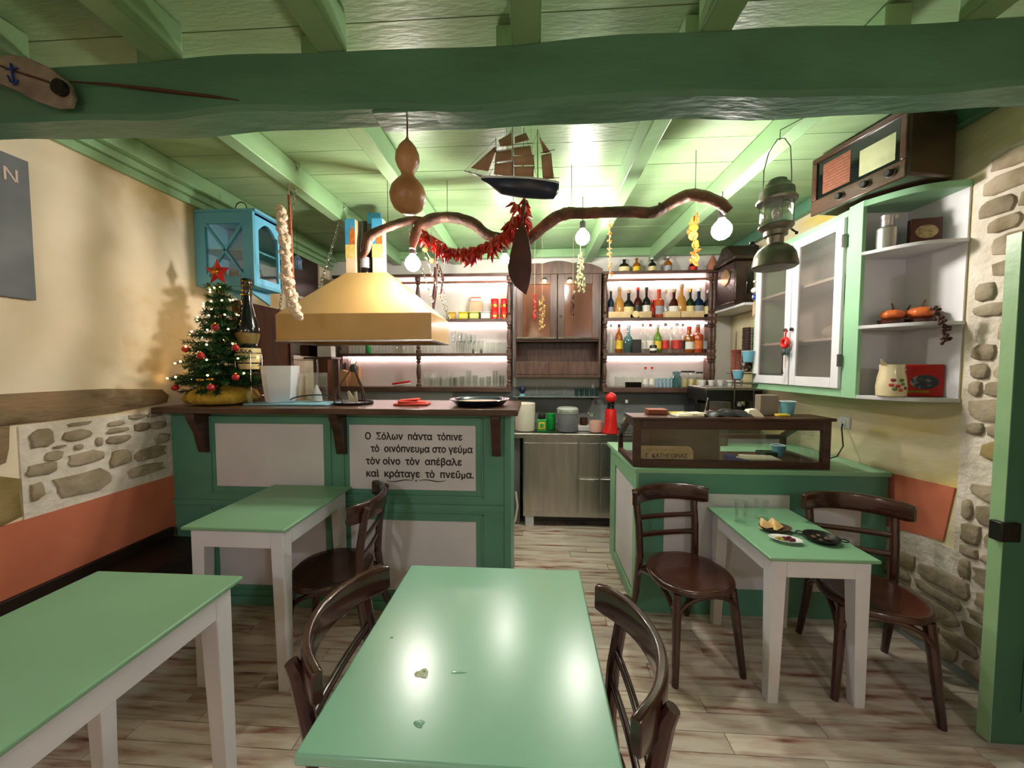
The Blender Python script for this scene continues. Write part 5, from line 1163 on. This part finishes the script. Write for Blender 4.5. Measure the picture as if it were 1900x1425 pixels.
one('pink_pot', G().lathe([(.055, 0), (.06, .006), (.058, .105), (.054, .105), (.052, .01), (.001, .008)], 20), mat('dusty pink glaze', '#d6ac9c', '#c89c8c', .4), 'pale pink pot left of the red juicer', 'pot', on(1105, 3.48))
one('martini_glass', G().lathe([(.03, 0), (.03, .003), (.004, .008), (.004, .11), (.045, .16), (.044, .16), (.002, .113)], 18), glass, 'clear martini glass behind the pale pink pot', 'glass', on(1098, 3.62))
rj = thing('red_juicer', 'glossy red lever citrus press with a round red head', 'juicer', on(1133, 3.42))
G().lathe([(.075, 0), (.078, .01), (.062, .05), (.054, .12), (.050, .19), (.042, .225), (.001, .228)], 26, sx=1, sy=1.1).build('body', red_m, rj); G().lathe([(.034, .225), (.03, .24), (.03, .275), (.036, .285)], 20).build('neck', black_gloss, rj); G().ball((0, 0, .325), .050, 22, 16).build('head', red_m, rj)
G().tube([(.05, -.02, .05), (.09, -.04, .04), (.10, -.04, .09)], .012, 8).build('spout', blackm, rj); G().lathe([(.05, 0), (.055, .003), (.05, .006)], 18).build('base_ring', chrome, rj, 0, (0, -.02, .0))
bottle('slim clear oil bottle with a steel pourer right of the red juicer', 1162, 795, 738, 'clear', 'slim', 'cream', 'white', Y_=3.55, z=SZ, rpx=6)

# espresso corner
em = thing('espresso_machine', 'black and steel espresso machine at the far end of the steel counter', 'coffee machine', (1.78, 3.60, SZ))
G().box(-.24, -.2, .0, .24, .2, .06).build('drip_tray', steel_d, em, .006); G().box(-.24, .02, .06, .24, .2, .36).build('rear_body', black_gloss, em, .01); G().box(-.25, -.2, .30, .25, .2, .42).build('head_body', blackm, em, .015); G().box(-.25, -.205, .40, .25, .2, .425).build('top_plate', steel, em, .004)
for xx in (-.12, .1): G().lathe([(.035, .25), (.04, .26), (.04, .30)], 18, c=(xx, -.12, 0)).build('brew_group', chrome, em); G().tube([(xx, -.14, .255), (xx-.01, -.26, .25)], .012, 8).build('filter_handle', blackm, em)
G().tube([(-.22, -.19, .34), (-.25, -.23, .28), (-.28, -.25, .12)], .006, 8).build('steam_wand', chrome, em)
for k in range(5): one('stacked_cup', G().lathe([(.022, 0), (.032, .055), (.030, .055), (.02, .004)], 14), white_pl, 'white coffee cup upturned on the espresso machine', 'cup', (1.60+.085*k, 3.62, SZ+.427), group='cups on the espresso machine')
dk = mat('printed dark cup', '#3a221e', '#c8bcb0', .5, 40, lo=.52, hi=.6)
def cupstack(label, px, y0, y1, Y_, m, r=.035):
    p = P(px, y1, Y=Y_); h = (y1-y0)/686*Y_; t = thing('cup_stack', label, 'paper cups', p); n_ = max(2, int(h/.014))
    G().lathe([(r*.75, 0), (r*.95, .07), (r, .075)], 16).build('cup', m, t)
    me = G().lathe([(r*.93, 0), (r*1.02, .003), (r*1.02, .009), (r*.95, .011)], 16).mesh('cup_rim', m)
    for k in range(n_): ob('cup_rim', me, t, 0, (0, 0, .073+k*.0135))
    return t
cupstack('tall stack of dark printed paper cups by the far end of the green wall cabinet', 1386, 622, 690, 3.2, dk, .045)
cupstack('shorter stack of dark and red paper cups left of the tall stack', 1366, 662, 705, 3.3, mat('printed red cup', '#8c3a30', '#3a2420', .5, 30), .045)
cup('light blue paper cup topping the stack by the wall cabinet', P(1388, 665, Y=3.05).x, 3.05, P(1388, 672, Y=3.05).z)
cup('light blue paper cup under the shorter cup stack', P(1370, 690, Y=3.1).x, 3.1, P(1370, 703, Y=3.1).z, .07)
rk = thing('cup_rack', 'thin dark rack against the wall holding the paper cup stacks', 'rack', (1.72, 3.22, 0))
for dx in (.0, .16): G().tube([(dx, .06, .89), (dx, .06, 1.80)], .006, 6).build('upright', steel_d, rk)
for z in (1.36, 1.44): G().box(-.06, -.22, z, .24, .09, z+.006).build('rack_shelf', steel_d, rk)
t = thing('blender_jug', 'dark glass jug with a pale rim standing behind the case', 'jug', (P(1380, 770, Y=2.62).x, 2.95, SZ)); G().lathe([(.06, 0), (.062, .01), (.068, .20), (.072, .34), (.001, .34)], 18).build('jug_body', mat('smoky jug', '#3a4038', '#4a3230', .15, 8), t); G().ring((0, 0, .27), .071, .003, 20, 6).build('rim', cream_pl, t)
one('corner_worktop', G().box(1.0, 3.004, .86, 2.05, 3.355, .885).box(1.02, 3.01, 0, 2.05, 3.34, .86), grey_pl, 'grey worktop joining the display counter and the steel counter', 'worktop')
# wall clock and its shelf on the right wall
clock_wood = mat('blackened clock wood', '#34241f', '#241815', .3, 6, .2, 30, coat=.2)
ck = thing('wall_clock', 'dark carved wooden wall clock at the far end of the right wall', 'clock', (1.88, 3.60, 2.085))
G().box(-.10, -.16, 0, .185, .16, .36).build('case', clock_wood, ck, .012); G().box(-.13, -.19, .36, .185, .19, .40).build('cornice', clock_wood, ck, .01); G().prism([(-.12, -.17, .40), (-.12, .17, .40), (-.12, .10, .46), (-.12, .05, .52), (-.12, -.05, .52), (-.12, -.10, .46)], (.27, 0, 0)).build('crest', clock_wood, ck, .006); G().box(-.12, -.18, -.03, .185, .18, 0).build('plinth', clock_wood, ck, .008)
G().lathe([(.001, -.006), (.075, -.006), (.08, 0), (.075, .006), (.001, .006)], 24).build('dial', mat('brass dial', '#8c7648', '#6e5c38', .3, metal=.6), ck, 0, (-.103, 0, .24), (0, R(90), 0)); G().box(.0, -.165, .06, .10, -.158, .30).build('side_window', black_gloss, ck, .002)
one('clock_shelf', G().box(1.80, 3.32, 2.03, 2.065, 4.03, 2.052), white_leg, 'white shelf on the right wall carrying the dark clock', 'shelf', bevel=.003)
one('orange_ornament', G().lathe([(.02, 0), (.05, .03), (.055, .07), (.03, .12), (.012, .16), (.001, .17)], 14, sx=1, sy=.7), mat('terracotta ornament', '#b0745a', '#8a5442', .6, 10), 'terracotta coloured ornament right of the bottles on the shelf unit', 'ornament', (P(1322, 500, Y=3.9).x, 3.9, 2.456))

# ---------------------------------------------------------------- green wall cabinet on the right wall
gc = thing('green_wall_cabinet', 'pale green wall cabinet with white glazed doors and open corner shelves', 'cabinet', (1.75, 2.12, 1.325))
def cbx(*a): return rel(gc, G().box(*a))
ya, yb, za, zb, xf, xw = 2.12, 3.08, 1.325, 2.372, 1.75, 2.068
cbx(xf, 2.21, za, xw, yb, za+.02).build('bottom_board', pale_green, gc, .002); cbx(xf, 2.21, zb-.02, xw, yb, zb).build('top_board', pale_green, gc, .002)
cbx(xf, yb-.02, za, xw, yb, zb).build('end_panel', pale_green, gc, .002); cbx(xf+.02, 2.21, za+.02, xw, 2.225, zb-.02).build('divider', white_leg, gc)
cbx(xw-.01, 2.225, za+.02, xw, yb-.02, zb-.02).build('back_panel', white_leg, gc)
for z in (1.66, 2.02): cbx(xf+.03, 2.225, z, xw-.01, yb-.02, z+.016).build('inner_shelf', white_leg, gc)
g = G().box(xf-.001, ya, za, xf+.02, 2.215, zb).box(xf-.001, 2.215, za, xf+.02, yb, za+.045).box(xf-.001, 2.215, zb-.035, xf+.02, yb, zb).box(xf-.001, yb-.04, za+.045, xf+.02, yb, zb-.035)
rel(gc, g).build('face_frame', pale_green, gc, .002)
for a, b in ((2.22, 2.625), (2.635, 3.035)):
    f_ = .055; g = G().box(xf-.018, a, za+.05, xf, a+f_, zb-.04).box(xf-.018, b-f_, za+.05, xf, b, zb-.04).box(xf-.018, a+f_, za+.05, xf, b-f_, za+.05+f_*1.1).box(xf-.018, a+f_, zb-.04-f_, xf, b-f_, zb-.04)
    d_ = rel(gc, g).build('door', white_leg, gc, .002)
    rel(gc, G().box(xf-.011, a+f_-.004, za+.05+f_, xf-.008, b-f_+.004, zb-.04-f_+.004)).build('pane', mesh_pane, d_)
    if a < 2.4:
        for z in (1.50, 2.17): rel(gc, G().box(xf-.024, a-.012, z, xf-.010, a+.004, z+.07)).build('hinge', steel_d, d_)
for y_ in (2.60, 2.66): rel(gc, G().ball((xf-.030, y_, 1.75), .012, 10, 8).tube([(xf-.018, y_, 1.75), (xf-.03, y_, 1.75)], .005, 6)).build('knob', blackm, gc)
def corner(z0, z1, m, name, n_=12, full=True):
    pts = [(xf, 2.21, z0), (xf, ya, z0)]
    for i in range(n_+1):
        t = i/n_; a = Vector((xf+.012, ya-.01, 0)); b = Vector((xw, 1.915, 0)); c = a.lerp(b, t); c += Vector((-.04, -.075, 0))*math.sin(math.pi*t)*.75; pts.append((c.x, c.y, z0))
    pts += [(xw, 2.21, z0)]
    return rel(gc, G().prism(pts, (0, 0, z1-z0))).build(name, m, gc, .002)
corner(zb-.02, zb+.012, pale_green, 'corner_top'); 
for z in (1.702, 2.095): corner(z, z+.018, white_leg, 'corner_shelf')
corner(za, za+.02, white_leg, 'corner_shelf')
cbx(xw-.008, 1.92, za+.02, xw, 2.21, zb-.02).build('corner_back', white_leg, gc)
# wrapped bundle seen through the door
wbm = mat('wrapped bundle', '#c8c4c0', '#b4b0ac', .4, 8)
g = G().ball((0, 0, .045), (.07, .10, .05), 12, 8); one('wrapped_bundle', g, wbm, 'pale wrapped bundle behind the nearer glazed door', 'bundle', (1.90, 2.45, 1.672), angle=60)
one('cream_board', G().box(-.01, -.12, 0, .01, .12, .18), cream_pl, 'cream coloured board leaning inside the wall cabinet', 'board', (2.02, 2.45, 1.677))
# contents of the corner shelves
mj = thing('metal_canister', 'brushed metal canister with a narrower neck on the top corner shelf', 'canister', (1.845, 2.09, 2.114)); G().lathe([(.040, 0), (.043, .003), (.043, .105), (.026, .118), (.026, .155), (.028, .158), (.028, .175), (.001, .178)], 26).build('canister_body', mat('brushed aluminium', '#b4aea8', '#a09a94', .35, metal=.8), mj); G().ball((.03, -.01, .165), .014, 8, 6).build('side_knob', cream_pl, mj)
pf = thing('picture_box', 'dark brown box with an oval cream picture on the top corner shelf', 'box', (1.975, 2.03, 2.114), R(-14)); G().box(-.062, -.012, 0, .062, .02, .135).build('box_body', mat('red brown lacquer', '#4a1e14', '#38150e', .3), pf, .004)
g = G().lathe([(.001, 0), (.045, 0), (.046, .002), (.001, .003)], 24, sx=1, sy=.72); G().add([(x, -z-.012, y+.066) for x, y, z in g.v], g.f).build('oval_picture', mat('aged picture', '#b09a6c', '#7c6a44', .5, 50), pf)
pm_ = mat('squash skin', '#d8743a', '#bf5426', .35, 6)
for (px, r_, lb) in ((1655, .045, 'orange mini pumpkin at the left on the middle corner shelf'), (1710, .05, 'orange mini pumpkin at the right on the middle corner shelf'), (1683, .034, 'small orange pumpkin behind the two larger ones')):
    Y_ = {1655: 2.09, 1710: 2.04, 1683: 2.15}[px]; p = P(px, 590, Y=Y_); z_ = 1.722 + (.018 if px != 1683 else .04); t = thing('mini_pumpkin', lb, 'pumpkin', (p.x, Y_, z_))
    n_ = 24; pr = [(math.sin(math.pi*i/10), -math.cos(math.pi*i/10)) for i in range(11)]; vs = []
    for a, z in pr:
        for j in range(n_):
            q = 2*math.pi*j/n_; k = (1-.10*abs(math.cos(q*4))**4)*max(a, .01); vs.append((r_*1.15*k*math.cos(q), r_*1.15*k*math.sin(q), r_*.72*(1+z-.18*(1-a)*(1 if z > 0 else -1))))
    G().add(vs, [(i*n_+j, i*n_+(j+1) % n_, (i+1)*n_+(j+1) % n_, (i+1)*n_+j) for i in range(10) for j in range(n_)]+[tuple(range(n_-1, -1, -1)), tuple(range(10*n_, 11*n_))]).build('pumpkin_body', pm_, t, angle=60)
    G().tube([(0, 0, r_*1.2), (.004, 0, r_*1.6), (.014*(1 if px > 1680 else -.4), 0, r_*2.1)], [.006, .004, .003], 6).build('stem', bark, t)
for px, Y_ in ((1655, 2.09), (1710, 2.04)): one('brown_saucer', G().lathe([(.04, 0), (.054, .004), (.058, .024), (.054, .024), (.04, .010), (.001, .010)], 20), mat('oxblood glaze', '#4c1f1a', '#381512', .25), f'dark red saucer under the {"left" if px < 1700 else "right"} mini pumpkin', 'saucer', (P(px, 590, Y=Y_).x, Y_, 1.721))
t = thing('dried_grapes', 'dark dried bunch trailing over the edge of the middle corner shelf', 'dried bunch', P(1745, 595, Y=1.93)); gm_ = G().ball((0, 0, 0), .008, 7, 5).mesh('dried_berry', mat('dried dark fruit', '#4a241c'))
for k in range(44):
    s_ = k/44; p = P(1733+22*min(1, s_*1.6)+random.uniform(-7, 7), 572+64*s_+random.uniform(-4, 4), Y=1.915-.03*s_); ob('dried_berry', gm_, t, 0, p-t.location+Vector((0, random.uniform(-.01, .01), 0)))
jg = thing('cream_jug', 'cream ceramic jug with a flower decoration on the bottom corner shelf', 'jug', (1.85, 2.03, 1.346), R(10))
G().lathe([(.052, 0), (.058, .004), (.060, .05), (.055, .10), (.048, .135), (.049, .165), (.045, .165), (.044, .135), (.001, .01)], 26).build('jug_body', mat('cream glaze', '#d8c9a4', '#cbbb94', .3, 5, coat=.3), jg); G().tube([(.052, -.008, .14), (.10, -.01, .13), (.105, -.01, .085), (.058, -.008, .04)], .0075, 8).build('handle', mat('cream glaze', '#d8c9a4'), jg); G().prism([(-.04, -.018, .15), (-.072, 0, .185), (-.04, .018, .15)], (0, 0, .012)).build('spout', mat('cream glaze', '#d8c9a4'), jg, .003)
for a, z, c_ in ((-.9, .06, '#b8392c'), (-.7, .04, '#5a7a40'), (-.8, .085, '#8a2a3a'), (-.5, .055, '#b8392c'), (-.15, .065, '#6a8a4a'), (-.3, .035, '#c8602c'), (.1, .045, '#8a2a3a'), (-.25, .085, '#5a7a40')):
    G().ball((0, 0, 0), (.011, .002, .009), 8, 6).build('flower_motif', mat('motif '+c_, c_, None, .4), jg, 0, (.0600*math.sin(a), -.0600*math.cos(a), z), (0, 0, a))
rt = thing('red_tin_box', 'red rectangular tin with a dark picture on its lid, beside the cream jug', 'tin', (1.99, 2.02, 1.346), R(-20)); G().box(-.082, -.018, 0, .075, .02, .165).build('tin_body', mat('tin box red', '#b81e1c', '#a01614', .35), rt, .006); g = G().lathe([(.001, 0), (.05, 0), (.001, .002)], 18, sx=1.1, sy=.75); G().add([(x, -z-.0185, y+.075) for x, y, z in g.v], g.f).build('lid_picture', mat('dark picture print', '#2a2c38', '#9a948a', .5, 40, mid='#3c4048', lo=.4, hi=.7), rt)
G().box(-.07, -.0195, .02, .02, -.018, .032).build('gold_print', mat('gold', '#d8a53a'), rt)

# charms on the cabinet
kr = thing('red_ring_charm', 'red ring charm with keys and ribbons hanging from the cabinet door knob', 'charm', (xf-.045, 2.63, 1.75))
G().tube([(0, 0, 0), (-.002, 0, -.05)], .005, 6).build('ribbon', red_m, kr); G().ring((-.003, 0, -.088), .028, .013, 22, 8, 'x').build('ring', red_m, kr); G().ball((-.005, .01, -.150), (.012, .022, .025), 10, 8).build('tag_bundle', mat('dark green trinket', '#2c4038', None, .4), kr); G().box(-.006, -.040, -.175, .0, -.01, -.125).build('blue_tag', bottle_cols['aqua'], kr); G().tube([(-.004, .018, -.17), (-.004, .020, -.25), (-.004, .018, -.30)], [.002, .002, .008], 6).build('long_key', blackm, kr); G().tube([(-.004, -.012, -.17), (-.004, -.010, -.26)], .002, 6).build('cord', kraft, kr)
ev = thing('evil_eye_charm', 'hanging charm of white and blue glass beads at the far edge of the cabinet', 'charm', (xf-.02, 3.055, 2.10))
G().tube([(0, 0, .16), (0, 0, -.16)], .0016, 5).build('cord', kraft, ev); G().ball((0, 0, .07), .010, 10, 8).ball((0, 0, 0), .022, 12, 8).build('white_bead', white_pl, ev); G().ball((0, 0, -.05), (.010, .024, .024), 14, 10).build('blue_bead', mat('cobalt glass', '#1f3f9c', None, .1, coat=.5), ev); G().ball((-.009, 0, -.05), (.003, .010, .010), 10, 6).build('bead_eye', white_pl, ev); G().prism([(0, -.012, -.09), (0, .012, -.09), (0, .018, -.19), (0, 0, -.21), (0, -.018, -.19)], (.006, 0, 0)).build('wood_pendant', kraft, ev)

# valve radio on top, turned a little
ra = thing('valve_radio', 'old wooden valve radio with orange grille cloth and dial on top of the green cabinet', 'radio', (1.735, 1.875, zb+.013), R(90)+math.atan2(.09, .46))
RL, RH, RD = .475, .325, .27     # local +x runs along the front away from us, +y... front faces local +y
def rb(*a): return G().box(*a)
rw = mat('walnut veneer', '#452a1f', '#341e15', .3, 3, .05, 20, stretch=(1, 1, 6), coat=.4)
o_ = rb(0, -RD, .012, RL, -.004, RH-.012).build('cabinet', rw, ra, .012)
fr = G().box(0, -.004, 0, RL, .012, .085).box(0, -.004, RH-.03, RL, .012, RH).box(0, -.004, .085, .028, .012, RH-.03).box(RL-.03, -.004, .085, RL, .012, RH-.03)
fr.build('front_frame', rw, ra, .005)
rb(.262, -.001, .105, RL-.062, .0025, RH-.055).build('speaker_cloth', speaker_cloth, ra)
rb(.028, -.003, .085, RL-.03, .001, RH-.03).build('dial_glass', black_gloss, ra)
rb(.052, .001, .105, .215, .003, .235).build('dial_scale', dial_m, ra)
me = rb(.0, .0, -.0015, .148, .004, .0015).mesh('grille_thread', mat('grille thread', '#5e3322'))
for k in range(10): ob('grille_thread', me, ra, 0, (.264, 0, .113+.0165*k))
me = G().lathe([(.017, 0), (.019, .004), (.016, .022), (.012, .025), (.001, .025)], 20).mesh('knob', blackm)
for xx in (.06, .17, .30):
    ob('knob', me, ra, 0, (xx, .012, .045), (R(-90), 0, 0)); G().ring((0, 0, .003), .020, .002, 20, 6).build('knob_ring', pewter, ra, 0, (xx, .012, .045), (R(-90), 0, 0))

# ---------------------------------------------------------------- chalkboard and boat-shaped sign near us
cbd = thing('chalkboard', 'grey chalkboard with faint chalk capitals hanging on the cream left wall', 'chalkboard', (XL+.003, 1.0, 1.80))
G().box(0, -.30, 0, .018, .566, .615).build('slate', slate, cbd, .003)
tx = text('ΤΙΟΝ', .075, chalk, cbd, (.019, .335, .50), (R(90), 0, R(90)), bold=.0005, spacing=1.15)
bs = thing('boat_plaque', 'white boat shaped plaque with a blue anchor and dark disc on the cross beam', 'plaque', P(60, 150, Y=1.27))
def Bp(px, py, y): v = P(px, py, Y=1.29+y); return v-bs.location
poly = [Bp(a, b, -.02) for a, b in ((-40, 96), (0, 98), (45, 104), (90, 124), (125, 152), (134, 178), (128, 196), (100, 197), (60, 184), (20, 162), (-70, 130))]
G().prism(poly, (0, .018, 0)).build('plaque_body', mat('weathered white paint', '#a8998c', '#7d6f64', .7, 8), bs, .004)
c = Bp(98, 155, -.05); G().lathe([(.001, 0), (.026, 0), (.028, .01), (.026, .018), (.001, .018)], 22).build('disc', blackm, bs, 0, c+Vector((0, .028, 0)), (R(90), 0, 0))
G().tube([Bp(0, 122, -.025), Bp(20, 130, -.025), Bp(90, 152, -.025)], .0035, 6).build('stripe', paddle_m, bs)
anc = G(); anc.tube([Bp(20, 118, -.028), Bp(24, 142, -.028), Bp(27, 158, -.028)], .004, 6).tube([Bp(10, 128, -.028), Bp(32, 126, -.028)], .003, 6).tube([Bp(14, 140, -.028), Bp(20, 152, -.028), Bp(27, 157, -.028), Bp(33, 148, -.028)], .003, 6); anc.build('anchor', mat('ultramarine', '#2b3f8c', None, .5), bs)
G().tube([Bp(130, 152, .0), Bp(200, 156, .014), Bp(300, 168, .016), Bp(400, 181, .016), Bp(444, 187, .016)], [.003, .006, .0085, .009, .004], 8, flat=.6).build('pole', mat('red brown pole', '#5e3322', '#47251a', .6, 8), bs)

# ---------------------------------------------------------------- fill lamps added behind the camera to brighten the room, out of view
shade_g = mat('added light blocking shade', '#3f6e52', '#386349', .4)
for x, y_, zl, sh_ in ((-1.15, -.75, 2.0, 1), (1.15, -.8, 2.0, 1), (0, -1.5, 2.3, 0)):
    t = thing('added_fill_lamp' if sh_ else 'globe_bulb', {-1.15: 'added fill lamp with green shade, behind us on the left, out of view', 1.15: 'added fill lamp with green shade, behind us on the right, out of view', 0: 'added bare round fill bulb behind us in the middle, out of view'}[x], 'lamp' if sh_ else 'light bulb', (x, y_, zl))  # the bare bulb is an added fill source too
    r = .08 if sh_ else .05; G().lathe([(.001, -r), (r*.4, -r*.92), (r*.75, -r*.66), (r, 0), (r*.72, r*.7), (r*.32, r*1.2)], 24).build('bulb_glass', mat('shaded fill lamp glow', '#fff0d8', None, .4, emit='#f8f6ff', es=REAR_E) if sh_ else mat('bare fill lamp glow', '#fff0d8', None, .4, emit='#ffe2b8', es=BARE_E), t)
    if sh_: G().lathe([(.21, .0), (.16, .07), (.09, .12), (.03, .15), (.028, .148), (.088, .117), (.157, .067), (.205, .0)], 32).build('light_blocking_shade', shade_g, t)  # shade added to keep the fill light off beam and ceiling
    G().lathe([(.014, r*1.15), (.022, r*1.2), (.022, r*1.2+.06)], 16).build('socket', blackm, t); G().tube([(0, 0, r*1.2+.05), (0, 0, ZC-zl)], .003, 6).build('cord', blackm, t)

# ---------------------------------------------------------------- things in rows: say which one by its place in the row
ORD = 'leftmost second third fourth fifth sixth seventh eighth ninth tenth eleventh twelfth thirteenth fourteenth fifteenth sixteenth'.split()
bpy.context.view_layer.update()
rows = {}
for o in SC.objects:
    if o.parent is None and o.get('group') and o.get('label'): rows.setdefault((o['group'], o['label']), []).append(o)
def sx(o):
    p = o.matrix_world.translation - Vector((0, 0, CAMH)); return p.dot(_r)/p.dot(_f)
for (g_, l_), os_ in rows.items():
    if len(os_) < 2 or len(os_) > 16: continue
    os_.sort(key=sx)
    for i, o in enumerate(os_):
        o['label'] = (ORD[i] + (' ' if i == 0 else ' from left, ') + l_) if i < len(os_)-1 or len(os_) > 9 else 'rightmost ' + l_
